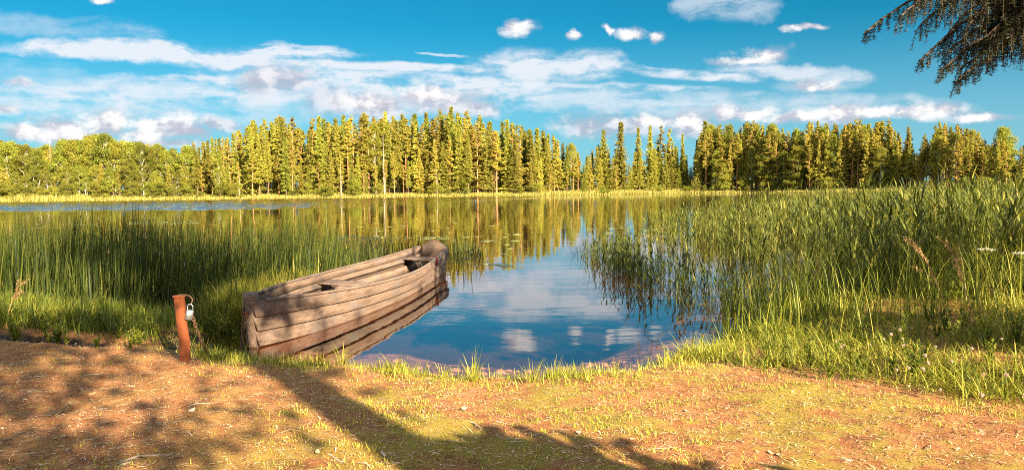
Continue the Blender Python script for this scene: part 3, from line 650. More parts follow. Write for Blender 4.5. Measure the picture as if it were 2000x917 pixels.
# mooring post, padlock, chain
pb = P(361, 688, .19); pz = gz(pb.x, pb.y)
post = empty('mooring_post', (pb.x, pb.y, pz - .03)); tag(post, 'rusty orange iron pipe post driven into the bank beside the boat', 'post')
topv = Vector((-.035, .01, .60)); 
a = Acc(); tube(a, [(0, 0, -.1), (0.002, 0, .2), topv * .66, topv], [.046, .045, .044, .045], 20); a.build('pipe', M_rust, post, smooth=False)
a = Acc(); tube(a, [topv + Vector((0, 0, .0)), topv + Vector((0, 0, .008)), topv + Vector((0, 0, .012))], [.055, .056, .050], 20); a.build('cap_plate', M_rust, post)
hk = [topv + Vector(v) for v in ((-.01, 0, .016), (.05, 0, .018), (.095, .0, .006), (.118, 0, -.025), (.108, 0, -.055), (.085, 0, -.075), (.05, 0, -.082))]
a = Acc(); tube(a, hk, .0065, 8); a.build('hook_rod', M_chain, post, smooth=True)
lk = Vector((pb.x, pb.y, pz - .03)) + topv + Vector((.093, -.01, -.135))
lock = empty('padlock', lk, R(25)); tag(lock, 'grey steel padlock hanging from the hook of the rusty post', 'padlock')
a = Acc(); rbox(a, Matrix.Rotation(R(12), 4, 'Y') @ Matrix.Translation((0, 0, -.025)), .062, .034, .092, .008); a.build('lock_body', M_steel, lock)
a = Acc(); tube(a, [(-.02 + .004, 0, .015), (-.018, 0, .05), (-.008, 0, .068), (.012, 0, .070), (.026, 0, .052), (.026, 0, .012)], .006, 8); a.build('shackle', M_steel, lock, smooth=True)
def chain_obj(pts, name, label, cat, L=.040):
    a = Acc(); pts = [Vector(p) for p in pts]; acc_ = 0; out_ = []; 
    for p0, p1 in zip(pts[:-1], pts[1:]):
        d = (p1 - p0).length; t = -acc_ if False else 0
        n_ = max(1, round(d / (L * .72))); 
        for k in range(n_): out_.append((p0.lerp(p1, (k + .5) / n_), (p1 - p0).normalized()))
    for j, (c_, d_) in enumerate(out_):
        q = d_.to_track_quat('X', 'Z').to_matrix().to_4x4()
        torus(a, Matrix.Translation(c_) @ q @ Matrix.Rotation(R(90 * (j % 2) + random.uniform(-12, 12)), 4, 'X'), .0125, .0036, 1.75, 12, 5)
    return tag(a.build(name, M_chain), label, cat)
def cat_pts(p0, p1, sag, n=8): return [p0.lerp(p1, t) + Vector((0, 0, -sag * 4 * t * (1 - t))) for t in np.linspace(0, 1, n)]
bw = boat.matrix_basis @ Vector((-.15, 0, .335)) if False else Matrix.Translation(boat.location) @ Matrix.Rotation(boat.rotation_euler.z, 4, 'Z') @ Vector((-.15, 0, .335))
g1_ = Vector((lk.x + .12, lk.y + .1, 0)); g1_.z = gz(g1_.x, g1_.y) + .02
ch = cat_pts(lk + Vector((.02, 0, -.03)), g1_, .03, 8)
mid = Vector((bw.x - .02, bw.y - .06, 0)); mid.z = max(gz(mid.x, mid.y), -.04) + .01
for t in np.linspace(.1, 1, 12):
    q = g1_.lerp(mid, t); q.z = max(gz(q.x, q.y), -.05) + .012; q.y += .05 * math.sin(t * 9); ch.append(q)
ch += cat_pts(mid, bw, .0, 5)[1:]
chain_obj(ch, 'mooring_chain', 'old brown chain running from the post through the mud up to the bow ring', 'chain')
#%% ------------------------------------------------------------------ near vegetation
def pts_in(n, x0, x1, y0, y1, fn):
    x = rng.uniform(x0, x1, n); y = rng.uniform(y0, y1, n); k = fn(x, y) > rng.random(n); return x[k], y[k]
def in_boat(x, y, mrg=.06):
    vx, vy = x + 2.68, y - 7.42; al = vx * .168 + vy * .986; pp = vx * .986 - vy * .168
    return (al > -.2) & (al < 6.95) & (abs(pp) < np.interp(al, AL, HB) + mrg)
def fr_ok(x, y, mg=.06): return (np.abs(x) < y * (.70 + mg) + .25)
LD = -.78; 
# rush bed left
M_rush = leafmat('rush_stems', [(.012, .026, .006), (.035, .058, .011), (.105, .125, .022), (.30, .28, .06)], .22, objvar=0)
def f_rush(x, y):
    s = y - yn(x)
    d = sstep(-.05, .5, s) * sstep(16.5, 13.0, y + .9 * (fbm(x, y, .5, 4, 2) - .5) * 5) * sstep(-2.75, -3.3, x + .10 * (y - 9) * 0) 
    d = d * (.06 + .62 * (fbm(x, y, 1.9, 8, 3) > .50)) * np.interp(y, [9, 13], [1, .7])
    d = np.where((x > -3.9) & (y < 9.6), d * .04, d)
    return d * fr_ok(x, y) * ~in_boat(x, y, .12)
x, y = pts_in(60000, -13, -2.6, 7.2, 17, f_rush); n = len(x)
z = np.maximum(ground_z(x, y), -.35); hh = (.94 + .18 * rng.normal(size=n)).clip(.4, 1.45) * (.8 + .35 * fbm(x, y, .8, 12, 2)) - z
hh *= np.interp(x / y, [-.75, -.5, -.3, -.2], [1.08, 1.08, 1.02, .8])
a = Acc(); a.add(*blades(np.stack([x, y, z], -1), hh, rng.uniform(.005, .012, n), rng.normal(0, .8, n), rng.uniform(0.02, .20, n), rng.uniform(0, .30, n), 5, np.clip(rng.normal(.38, .2, n), 0, 1)))
# some bent and broken ones
n2_ = 2500; j = rng.integers(0, n, n2_); a.add(*blades(np.stack([x[j] + .05, y[j], np.maximum(z[j], -.02)], -1), rng.uniform(.3, .9, n2_), np.full(n2_, .0045), rng.uniform(0, 6.28, n2_), rng.uniform(.2, 1.2, n2_), rng.uniform(.2, 1.2, n2_), 5, rng.uniform(.3, 1, n2_)))
tag(a.build('rush_bed', M_rush), 'tall dark green rushes standing in the shallows behind the post and boat', 'rushes', kind='stuff')
# sedges: sparse bent stems beyond the stern
def f_sed(x, y): return sstep(-4.8, -3.8, x) * sstep(.6, -.5, x) * sstep(12.5, 14, y) * sstep(24, 18, y) * (fbm(x, y, .9, 31, 3) > .50) * ~in_boat(x, y, .1)
x, y = pts_in(5200, -5, .7, 12.6, 24, f_sed); n = len(x)
a = Acc(); rn = rng.uniform(0, .7, n); hq = rng.uniform(.18, .62, n) * np.interp(x, [-3, 0], [1.1, .7])
a.add(*blades(np.stack([x, y, np.full(n, -.02)], -1), hq, rng.uniform(.004, .008, n), rng.uniform(0, 6.28, n), rng.uniform(0, .35, n), rng.uniform(-.2, 1.4, n), 6, rn))
tag(a.build('stern_sedge', M_rush), 'sparse bent sedge stems rising from open water beyond the boat stern', 'sedge', kind='stuff')
# Phragmites reed bed right
M_reed = leafmat('reed_leaves', [(.024, .042, .010), (.075, .10, .018), (.175, .19, .03), (.42, .36, .09)], .28, objvar=0)
def reed_plants(x, y, z, H, nleaf=8, rb=None, leafL=.30):
    a = Acc(); n = len(x); az0 = rng.uniform(0, 6.28, n); lean = rng.uniform(0, .14, n); K = 5; t = np.linspace(0, 1, K)
    la = rng.normal(.3, 1.2, n)
    if rb is None: rb = np.clip(rng.normal(.42, .16, n), 0, 1)
    cx = lambda tt: np.stack([x + np.sin(lean) * H * tt ** 1.7 * np.cos(la), y + np.sin(lean) * H * tt ** 1.7 * np.sin(la), z + H * tt * np.cos(lean * .5)], -1)
    C = np.stack([cx(np.full(n, tt)) for tt in t], 1); W = np.full((n, K), .0045) * np.linspace(1, .45, K)[None]
    sa = rng.uniform(0, 3.14, n); a.add(*ribbons(C, W, np.stack([np.cos(sa), np.sin(sa), np.zeros(n)], -1), np.clip(rb + .1, 0, 1)))
    for j in range(nleaf):
        tt = np.clip((.22 + .78 * (j + rng.random(n)) / nleaf), 0, 1); b_ = cx(tt); az_ = az0 + j * 2.6 + rng.normal(0, .6, n)
        L = leafL * rng.uniform(.6, 1.25, n) * np.clip(1.25 - .5 * tt, .5, 1.1)
        a.add(*blades(b_, L, rng.uniform(.007, .015, n), az_, rng.uniform(.25, .8, n), rng.uniform(.3, 1.5, n), 4, np.clip(rb + rng.normal(0, .12, n), 0, 1)))
    return a
def f_reed(x, y):
    left = np.interp(y, [7, 8, 10, 12.7, 17, 30], [3.4, 3.15, 3.25, 3.4, 3.5, 4.2])
    s = x - left + (fbm(x, y, .9, 21, 3) - .5) * 1.4
    d = sstep(.0, 2.2, s) * sstep(7.2, 8.2, y + .25 * (x - 3)) * np.interp(y, [8, 12, 20, 40], [1, .8, .35, .2])
    return d * (.25 + .75 * (fbm(x, y, 1.1, 22, 3) > .44)) * fr_ok(x, y, .1)
x, y = pts_in(21000, 1.4, 22, 7.0, 30, f_reed); n = len(x); z = np.maximum(ground_z(x, y), -.25)
topz = np.interp(x / y, [.10, .16, .22, .30, .38, .55, .75], [.38, .52, .74, .98, 1.20, 1.33, 1.44]); H = (topz * (1 + .15 * rng.normal(size=n)) - z).clip(.4, 2.3) * (.86 + .2 * fbm(x, y, 1.0, 5, 2))
a = reed_plants(x, y, z, H)
tag(a.build('reed_bed', M_reed), 'dense tall leafy green reeds filling the shallows beside the open water', 'reeds', kind='stuff')
# sparse outer reed stems in the water, bent, with the near spruce's shade painted into their darker tone
def f_out(x, y):
    left = np.interp(y, [7, 8, 10, 12.7, 17, 30], [2.8, 2.5, 2.2, 1.8, 1.85, 2.5]); s = x - left
    return sstep(-.35, .4, s) * sstep(1.6, .8, s) * (fbm(x, y, 1.6, 41, 3) > .52) * (y > yn(x) + .1)
x, y = pts_in(2300, .9, 4.5, 8.2, 19, f_out); n = len(x)
a = reed_plants(x, y, np.full(n, -.05), rng.uniform(.18, .75, n) * np.interp(y, [8, 12, 19], [.7, 1, 1]), 4, rng.uniform(0, .5, n), .17)
n2_ = 1500; j = rng.integers(0, n, n2_); a.add(*blades(np.stack([x[j] + rng.normal(0, .2, n2_), y[j] + rng.normal(0, .2, n2_), np.full(n2_, -.01)], -1), rng.uniform(.1, .5, n2_), np.full(n2_, .004), rng.uniform(0, 6.28, n2_), rng.uniform(.3, 1.45, n2_), rng.uniform(-.8, .9, n2_), 5, rng.uniform(0, .4, n2_)))
tag(a.build('broken_reed_fringe', M_reed), 'dark broken reed stems standing in water at the edge of the reed bed', 'reeds', kind='stuff')
# bank grass: long arching grass on the right bank and around the left bank
M_grass = leafmat('bank_grass_blades', [(.03, .055, .008), (.09, .125, .016), (.22, .245, .026), (.50, .43, .08)], .3, objvar=.15)
def grass_stuff(name, label, cnt, box, fn, h0, h1, wd, rmu, K=4, lean=(.1, .6), curl=(.3, 1.3), cat='grass', mat=None):
    x, y = pts_in(cnt, *box, fn); n = len(x); z = np.maximum(ground_z(x, y), -.06) - .01
    a = Acc(); a.add(*blades(np.stack([x, y, z], -1), rng.uniform(h0, h1, n) * (.6 + .8 * fbm(x, y, 1.6, 14, 2)), rng.uniform(wd * .6, wd * 1.3, n), rng.uniform(0, 6.28, n), rng.uniform(*lean, n), rng.uniform(*curl, n), K, np.clip(rng.normal(rmu, .2, n) + (fbm(x, y, .9, 17, 3) - .5) * .7, 0, 1)))
    return tag(a.build(name, mat or M_grass), label, cat, kind='stuff')
grass_stuff('right_bank_grass', 'long tangled green grass on the bank below the reed bed', 95000, (1.3, 8.5, 4.0, 10.5), lambda x, y: sstep(.0, .5, y - np.interp(x, [1.3, 1.7, 2.08, 2.6, 3, 4, 8], [6.3, 5.8, 5.35, 4.95, 4.4, 4.0, 4.0]) + .3 * (fbm(x, y, 2, 3, 2) - .5)) * sstep(-.25, .15, yn(x) - y + .25) * fr_ok(x, y) * (.25 + .75 * (fbm(x, y, 1.4, 51, 3) > .45)), .07, .27, .0042, .50, 5, (.3, 1.35), (.3, 1.5))
grass_stuff('tall_bank_grass', 'taller loose grass where bank grass meets the reeds', 5500, (2.1, 9, 6.2, 11), lambda x, y: sstep(1.0, 2.4, y - np.interp(x, [2, 2.6, 3.2, 6, 8], [6.0, 5.3, 4.9, 4.9, 4.9])) * sstep(-.9, -.3, yn(x) - y) * fr_ok(x, y) * (fbm(x, y, 1.2, 61, 3) > .45), .45, .95, .0042, .45, 5, (.02, .3), (.3, 1.3))
grass_stuff('left_bank_grass', 'bright leafy grass covering the bank behind the rusty post', 40000, (-9, -3.1, 6.6, 10.3), lambda x, y: sstep(7.0, 7.5, y + .2 * (fbm(x, y, 2, 3, 2) - .5)) * sstep(-.5, .1, yn(x) - y + .3) * fr_ok(x, y) * (.3 + .7 * (fbm(x, y, 1.7, 71, 3) > .42)) * np.clip(1 - 1.5 * np.exp(-(((x + 3.0) / .62) ** 2 + ((y - 7.6) / .85) ** 2)), .02, 1), .08, .30, .0045, .45)
grass_stuff('boatside_grass', 'sunlit yellow green grass tussocks beside the far side of the boat', 26000, (-4.3, -2.6, 7.9, 11.2), lambda x, y: sstep(1.35, .6, np.hypot((x + 3.35) / .55, (y - 9.75) / 1.15)) * ~in_boat(x, y, .1), .25, .60, .0045, .72, 5, (.05, .5), (.4, 1.5))
# mown turf on the near bank
def shore_s(x, y): return yn(x) - y
turf = lambda x, y: fr_ok(x, y) * (shore_s(x, y) > .0) * np.clip(.10 + .9 * sstep(.45, .62, fbm(x, y, .9, 81, 4) + .28 * sstep(1.1, .2, shore_s(x, y)) - .10 * sstep(-.5, -2, x)), 0, 1) * (1 - .9 * np.exp(-(((x + 3.05) / .6) ** 2 + ((y - 7.4) / .7) ** 2))) * (1 - .9 * np.exp(-(((x + 4.4) / .6) ** 2 + ((y - 6.95) / .2) ** 2)))
M_turf = leafmat('turf_blades', [(.11, .17, .018), (.26, .30, .03), (.50, .46, .06), (.68, .48, .15)], .25, objvar=0)
grass_stuff('short_turf', 'short yellow green turf growing in patches over the bare soil', 420000, (-5.4, 5.6, 3.2, 8.3), lambda x, y: turf(x, y) * (.08 + .92 * (vnoise(x, y, 9, 93) * .6 + vnoise(x, y, 26, 94) * .4 > .52)), .012, .042, .0028, .5, 3, (.3, 1.45), (.1, .9), mat=M_turf)
grass_stuff('waterline_grass', 'bright grass fringe along the waterline of the near bank', 42000, (-3, 2.6, 5.3, 8.2), lambda x, y: sstep(-.12, .05, shore_s(x, y)) * sstep(.8, .2, shore_s(x, y)) * (.15 + .85 * (fbm(x, y, 2.3, 91, 3) > .46)) * ~in_boat(x, y, .05), .03, .14, .0034, .72, 4, (.05, .9), (.1, 1.1))
# dry litter
M_lit = leafmat('dry_litter', [(.16, .08, .035), (.36, .20, .10), (.58, .40, .22), (.80, .66, .45)], 0, objvar=0)
x, y = pts_in(60000, -5.4, 5.6, 3.2, 7.6, lambda x, y: fr_ok(x, y) * (shore_s(x, y) > .05) * (.4 + .6 * fbm(x, y, 2, 33, 2))); n = len(x)
az_ = rng.normal(.25, .9, n); L = rng.uniform(.008, .045, n) * np.where(rng.random(n) < .06, 2.2, 1); z = ground_z(x, y) + rng.uniform(.001, .008, n)
d = np.stack([np.cos(az_), np.sin(az_), rng.normal(0, .06, n)], -1) * L[:, None] / 2; c0 = np.stack([x, y, z], -1)
S_ = np.stack([-np.sin(az_), np.cos(az_), np.zeros(n)], -1)
a = Acc(); a.add(*ribbons(np.stack([c0 - d, c0 + [0, 0, .002], c0 + d], 1), np.repeat(rng.uniform(.0007, .0026, n)[:, None], 3, 1), S_, rng.random(n)))
x, y = pts_in(9000, -5.4, 5.6, 3.2, 7.4, lambda x, y: fr_ok(x, y) * (shore_s(x, y) > .1) * (fbm(x, y, 1.5, 37, 3) > .42)); n = len(x); z = ground_z(x, y) + rng.uniform(.003, .008, n)
az_ = rng.uniform(0, 6.28, n); L = rng.uniform(.004, .014, n); d = np.stack([np.cos(az_), np.sin(az_), rng.normal(0, .3, n)], -1) * L[:, None]; c0 = np.stack([x, y, z], -1)
a.add(*ribbons(np.stack([c0 - d, c0 + [0, 0, .003], c0 + d], 1), np.repeat((L * .35)[:, None], 3, 1) * (.4, 1, .4), np.stack([-np.sin(az_), np.cos(az_), rng.normal(0, .3, n)], -1), rng.random(n) ** 2.2))
tag(a.build('dry_litter', M_lit), 'dry straw and needle litter strewn over the near ground', 'litter', kind='stuff')
#%% ------------------------------------------------------------------ single plants and small things
def tussock(name, x, y, n, h0, h1, wd, rmu, label, group, cat='grass tuft', mat=None, lean=(.05, .6), curl=(.2, 1.2), sp_=.04):
    az_ = rng.uniform(0, 6.28, n); rr = sp_ * np.sqrt(rng.random(n)); a = Acc()
    base_ = np.stack([rr * np.cos(az_), rr * np.sin(az_), np.zeros(n) - .01], -1)
    a.add(*blades(base_, rng.uniform(h0, h1, n), rng.uniform(wd * .7, wd * 1.2, n), az_ + rng.normal(0, .4, n), rng.uniform(*lean, n), rng.uniform(*curl, n), 6, np.clip(rng.normal(rmu, .15, n), 0, 1)))
    o = a.build(name, mat or M_grass); o.location = (x, y, max(gz(x, y), -.02)); return tag(o, label, cat, group)
TUFTS = [(632, 712, 26, .10, .22, 'spiky sunlit tuft at the waterline below the hull side'), (668, 706, 30, .10, .30, 'tallest arching tuft in front of the hull reflection'), (770, 728, 24, .10, .24, 'leaning tuft where the pink shallows begin'), (925, 742, 34, .12, .32, 'tall bright tuft in the middle of the near waterline'),
         (1040, 750, 32, .10, .24, 'broad bright tuft between the middle tuft and the open notch'), (1085, 742, 10, .10, .22, 'thin upright tuft beside the broad bright one'), (1200, 742, 16, .10, .24, 'loose tuft with one long seed stalk at the water notch'), (1300, 722, 14, .10, .22, 'pale bent tuft at the corner where the bank turns'),
         (1325, 728, 12, .08, .16, 'wide leaved yellow tuft at the corner of the bank'), (1500, 720, 10, .06, .14, 'cut upright stubble stalks at the edge of the shaded grass'), (1640, 735, 9, .08, .17, 'pale broad stalks on the sunny side of the shaded grass'), (1965, 720, 20, .12, .34, 'big bright tuft beside the brown litter, nearest the reeds'),
         (395, 690, 60, .10, .24, 'dense golden tuft hugging the foot of the rusty post'), (425, 700, 40, .08, .18, 'golden tuft between the post and the black mud'), (590, 708, 22, .06, .15, 'small green tuft under the bow of the boat'), (540, 700, 26, .06, .14, 'dull green tuft at the edge of the bow reflection'), (865, 735, 20, .08, .18, 'small tuft near the pink stones in shallow water'), (1150, 750, 16, .06, .16, 'short tuft just before the water notch'), (210, 725, 9, .03, .08, 'tiny lone tuft on the bare shaded soil')]
for px, py, n, h0, h1, lb in TUFTS:
    q = P(px, py, .12); tussock('grass_tuft', q.x, q.y, n, h0, h1, .0035, .72, lb, 'grass tufts on the near bank')
# leafy weeds
def weed(x, y, H, label, group, r0=.45, name='leafy_weed'):
    o = empty(name, (x, y, gz(x, y) - .01)); ns = random.randint(2, 4); st = Acc(); lf = Acc()
    for s in range(ns):
        a_ = random.random() * 6.28; h = H * random.uniform(.6, 1); tx, ty = .25 * h * math.cos(a_), .25 * h * math.sin(a_)
        tube(st, [(0, 0, 0), (tx * .4, ty * .4, h * .5), (tx, ty, h)], [.003, .0025, .0015], 4, random.random(), cap=False)
        nl = int(10 + h * 40); t = rng.uniform(.15, 1, nl); bs = np.stack([tx * t ** 1.3, ty * t ** 1.3, h * t], -1); az_ = rng.uniform(0, 6.28, nl)
        L = rng.uniform(.03, .075, nl) * (1.2 - .4 * t); K = 4; V_, Q_, r_ = blades(bs, L, L * .16, az_, rng.uniform(.5, 1.2, nl), rng.uniform(0, .9, nl), 4, np.clip(rng.normal(r0, .15, nl), 0, 1)); lf.add(V_, Q_, r_)
    st.build('stem', M_grass, o); lf.build('leaves', M_grass, o); return tag(o, label, 'weed', group)
for k in range(46):
    px = random.uniform(0, 335) if k < 34 else random.uniform(400, 470); py = random.uniform(625, 672) if k < 34 else random.uniform(600, 640); q = P(px, py, .2)
    weed(q.x, q.y, random.uniform(.12, .34), 'low green leafy weed on the grassy bank behind the bare soil' if k < 34 else 'low leafy weed between the post and the boat', 'leafy weeds on the bank' if k < 34 else 'weeds between post and boat', random.uniform(.35, .7))
for k in range(26):
    px = random.uniform(1480, 2000); py = random.uniform(600, 700); q = P(px, py, .35)
    weed(q.x, q.y, random.uniform(.15, .4), 'leafy weed in the long grass below the reed bed', 'leafy weeds in the long grass', random.uniform(.3, .6))
# orange dried dock at left, dry seed heads right
M_dock = leafmat('dry_seed_head', [(.30, .15, .06), (.44, .27, .12), (.58, .42, .24)], .2, objvar=0)
def dock(px, py, H, lean_az, label, depthz=.25, spread=.5):
    q = P(px, py, depthz); o = empty('dry_seed_stalk', (q.x, q.y, gz(q.x, q.y))); st = Acc(); sd = Acc(); c, s = math.cos(lean_az), math.sin(lean_az)
    ax = [(c * .35 * H * t ** 1.5, s * .35 * H * t ** 1.5, H * t) for t in np.linspace(0, 1, 6)]; tube(st, ax, [.005] * 5 + [.002], 5, cap=False)
    for k in range(6):
        t = random.uniform(.6, 1); p0 = np.array([c * .35 * H * t ** 1.5, s * .35 * H * t ** 1.5, H * t]); d_ = np.array([c * spread + random.uniform(-.4, .4), s * spread + random.uniform(-.3, .3), random.uniform(.3, 1)]); d_ /= np.linalg.norm(d_); L = H * .28
        tube(st, [tuple(p0), tuple(p0 + d_ * L)], [.002, .001], 4, cap=False)
        n = 60; C = p0 + d_ * L * rng.random((n, 1)) + rng.normal(0, .008, (n, 3)); sd.add(*quads_at(C, .007, rng.random(n)))
    st.build('stem', M_dock, o); sd.build('seed_head', M_dock, o); return tag(o, label, 'plant')
dock(12, 640, .42, .1, 'orange dried seed stalk leaning over the grass at the frame edge')
dock(1855, 640, .72, 2.6, 'drooping tan seed head before the dark hollow of the reeds, nearer the water', .35, .9)
dock(1900, 640, .70, 1.9, 'upright pinkish tan seed head before the dark hollow of the reeds', .35, .3)
# white umbels
M_wh = leafmat('white_petals', [(.62, .60, .55), (.80, .78, .72)], .2, objvar=0)
M_pk = leafmat('pinkish_clover', [(.45, .33, .27), (.62, .50, .42)], .2, objvar=0)
def umbel(pos, H, label):
    o = empty('white_umbel_flower', (pos.x, pos.y, pos.z - H)); st = Acc(); fl = Acc()
    tube(st, [(0, 0, 0), (.01, 0, H * .5), (0, 0, H * .9)], [.005, .004, .003], 5, cap=False)
    for k in range(16):
        a_ = k * 2.4; rr = .075 * math.sqrt((k + .5) / 16); p1 = (rr * math.cos(a_), rr * math.sin(a_), H - .2 * rr)
        tube(st, [(0, 0, H * .9), p1], [.0015, .001], 4, cap=False); n = 22; C = np.array(p1) + rng.normal(0, 1, (n, 3)) * (.010, .010, .003); fl.add(*quads_at(C, .005, rng.random(n), .8))
    st.build('stem', M_grass, o); fl.build('flower_head', M_wh, o); return tag(o, label, 'flower')
umbel(PD(1926, 484, 6.9), .75, 'flat white umbel flower head among the reeds, the whole one'); umbel(PD(1996, 492, 6.7), .75, 'flat white umbel flower head cut off by the picture edge')
CL = [(1628, 647), (1645, 650), (1648, 660), (1700, 655), (1735, 652), (1728, 655), (1766, 643), (1768, 670), (1758, 660), (1821, 671), (1796, 682), (1782, 700), (1830, 697), (1860, 700), (1753, 713), (1732, 738), (1745, 742), (1770, 740), (1965, 663), (1928, 728), (1955, 742), (1905, 760), (1840, 756), (1990, 770), (1660, 665), (1890, 690), (1810, 712)]
def clover_mesh():
    o = empty('clover_flower', (0, 0, 0)); st = Acc(); tube(st, [(0, 0, 0), (.005, 0, .07), (0, 0, .14)], [.0016, .0014, .0012], 5, cap=False); st.build('stem', M_grass, o)
    fl = Acc(); n = 90; c = rng.normal(0, 1, (n, 3)); c /= np.linalg.norm(c, axis=1)[:, None]; c = c * .012 * (1, 1, .8) + (0, 0, .145); fl.add(*quads_at(c, .006, rng.random(n))); fl.build('flower_head', M_pk, o)
    bpy.context.view_layer.update(); return kids(o)
cp = clover_mesh()
for k, (px, py) in enumerate(CL):
    q = P(px, py, .42); o = cp if k == 0 else copy_tree(cp); o.location = (q.x, q.y, gz(q.x, q.y) + random.uniform(.03, .10)); s = random.uniform(.5, .95); o.scale = (s, s, s * 1.2); o.rotation_euler = (random.uniform(-.3, .3), random.uniform(-.3, .3), random.random() * 6)
    tag(o, 'small pale round clover flower in the long grass below the reeds', 'flower', 'clover flowers in the long grass')
# bent reed stems floating or poking out of the open water near the reeds
M_dk = leafmat('shaded_stem', [(.02, .022, .012), (.06, .05, .03)], 0, objvar=0)  # shade of the near spruce is put into the dark stem colour
ST = [((1262, 600), (1258, 640), (1275, 665), (1268, 700), 'long crooked dark stem poking out in the open water before the reeds'), ((1250, 665), (1248, 690), (1249, 712), (1247, 730), 'thin straight dark stem nearest the bank corner'), ((1300, 648), (1280, 665), (1285, 672), (1296, 676), 'hooked dark stem lying open like a boomerang'),
      ((1346, 615), (1326, 645), (1335, 648), (1344, 628), 'dark stem loop forming a narrow diamond on the water'), ((1352, 628), (1356, 650), (1352, 665), (1353, 690), 'straight dark stem between the loop and the reed foot'), ((1440, 655), (1400, 660), (1385, 645), (1395, 640), 'long bow shaped stem arching close to the reed foot'),
      ((1318, 632), (1322, 636), (1317, 640), (1319, 637), 'tiny bent stem tip by itself in the water'), ((1250, 578), (1258, 596), (1262, 612), (1254, 625), 'crooked stem under the outermost reeds'), ((1170, 500), (1160, 540), (1165, 560), (1158, 565), 'outermost leaning stem of the reed fringe')]
for (p0, p1, p2, p3, lb) in ST:
    pts = [P(*p0, .10), P(*p1, .035), P(*p2, .012), P(*p3, .006)]; o0 = pts[0].copy(); a = Acc(); tube(a, [p_ - o0 for p_ in pts], [.003, .0035, .0035, .0025], 5, random.random())
    o = a.build('bent_stem', M_dk); o.location = o0; tag(o, lb, 'reed stem', 'bent stems in the open water')
# lily pads
M_lily = solid('lily_leaf', (.16, .20, .05), (.30, .32, .10), 5, .22, bump=.05)
def lily(sz):
    a = Acc(); n = 16; V = [(0, 0, .004)] + [(sz * math.cos(t) * random.uniform(.94, 1.04), sz * math.sin(t) * random.uniform(.94, 1.04), random.uniform(.004, .008)) for t in np.linspace(.22, 6.06, n + 1)]
    V += [(v[0], v[1], v[2] - .004) for v in V]; h_ = n + 2
    Q = [(0, k, k + 1, k + 2) for k in range(1, n, 2)] + [(h_, h_ + k + 2, h_ + k + 1, h_ + k) for k in range(1, n, 2)] + [(k, h_ + k, h_ + k + 1, k + 1) for k in range(1, n + 1)]
    return a.add(V, np.array(Q), .5).build('lily_pad', M_lily, link=False)
LM = [lily(s) for s in (.10, .13, .16)]
LZ = [(250, 385, 432, 437, 34, 'floating before the rush tops'), (60, 200, 437, 446, 20, 'floating far out over the rush tips'), (660, 905, 460, 470, 44, 'drifting in a line beyond the stern'), (900, 1010, 455, 490, 14, 'scattered past the stern sedge'), (1180, 1440, 436, 462, 46, 'floating beyond the reed fringe'), (680, 1000, 430, 455, 16, 'scattered over the forest reflection'), (860, 1010, 490, 520, 8, 'scattered where the sky reflection begins'), (1290, 1440, 425, 440, 20, 'floating far behind the outer reeds'), (150, 640, 470, 500, 24, 'between the standing rushes')]
for x0, x1, y0, y1, n, lb in LZ:
    for k in range(n):
        px = random.uniform(x0, x1); py = y0 + (y1 - y0) * random.random(); q = P(px, py - .0105 * (px - (x0 + x1) / 2), 0)
        if in_boat(np.array([q.x]), np.array([q.y]), .2)[0]: continue
        o = bpy.data.objects.new('lily_pad', random.choice(LM)); COL.objects.link(o); o.location = (q.x, q.y, .0); o.rotation_euler = (random.uniform(-.04, .04), random.uniform(-.04, .04), random.random() * 6.28)
        tag(o, 'flat green lily pad ' + lb, 'lily pad', 'lily pads ' + lb)
# sticks and twigs on the ground
M_stick = solid('grey_stick', (.34, .26, .20), (.50, .40, .32), 20, .85, bump=.3)
STK = [((228, 905), (270, 885), (345, 880), .007, 'long grey crooked stick on the bare soil near the bottom edge'), ((160, 725), (180, 722), (210, 716), .004, 'pale thin stick on the shaded soil below the black hollow'), ((640, 880), (655, 888), (672, 895), .004, 'short reddish twig in the shaded turf'), ((920, 818), (930, 824), (940, 832), .006, 'short dark twig at the sunlit edge of the shadow'),
       ((1022, 905), (1032, 915), (1040, 900), .003, 'forked pale twig in the large shadow'), ((60, 738), (75, 733), (98, 729), .005, 'weathered stick at the far corner of bare soil'), ((365, 790), (385, 785), (428, 779), .004, 'bleached stick lying in the middle of the soil'), ((232, 912), (245, 905), (262, 893), .008, 'brown bark strip beside the long crooked stick'), ((1260, 868), (1310, 866), (1372, 861), .002, 'long straw pale stalk on the sunny turf'), ((1645, 889), (1655, 893), (1665, 891), .007, 'dark red brown bark bit on the sunny soil'), ((970, 815), (985, 818), (1000, 820), .003, 'pale straight twig beside the dark one')]
for p0, p1, p2, rr, lb in STK:
    pts = [P(*p, .21) for p in (p0, p1, p2)]
    for p_ in pts: p_.z = gz(p_.x, p_.y) + rr * .8
    pts = [pts[0], pts[0].lerp(pts[1], .5) + Vector((0, .008, 0)), pts[1], pts[1].lerp(pts[2], .5) - Vector((0, .01, 0)), pts[2]]
    o0 = pts[2].copy(); a = Acc(); tube(a, [p_ - o0 for p_ in pts], [rr * .7, rr, rr * .9, rr * .8, rr * .3], 7); o = a.build('stick', M_stick, smooth=True); o.location = o0; tag(o, lb, 'stick', 'sticks on the bank')
M_dleaf = leafmat('dead_leaf', [(.40, .22, .10), (.62, .45, .28), (.75, .62, .48)], .1, objvar=.3)
DL = [(128, 850), (375, 798), (620, 880), (430, 812), (745, 800), (906, 790), (905, 793), (1175, 845), (1480, 797), (1505, 875), (1520, 880), (520, 690), (180, 755), (700, 825), (840, 730), (750, 880), (1130, 835), (1340, 790), (560, 830), (300, 750), (80, 905), (1235, 850)]
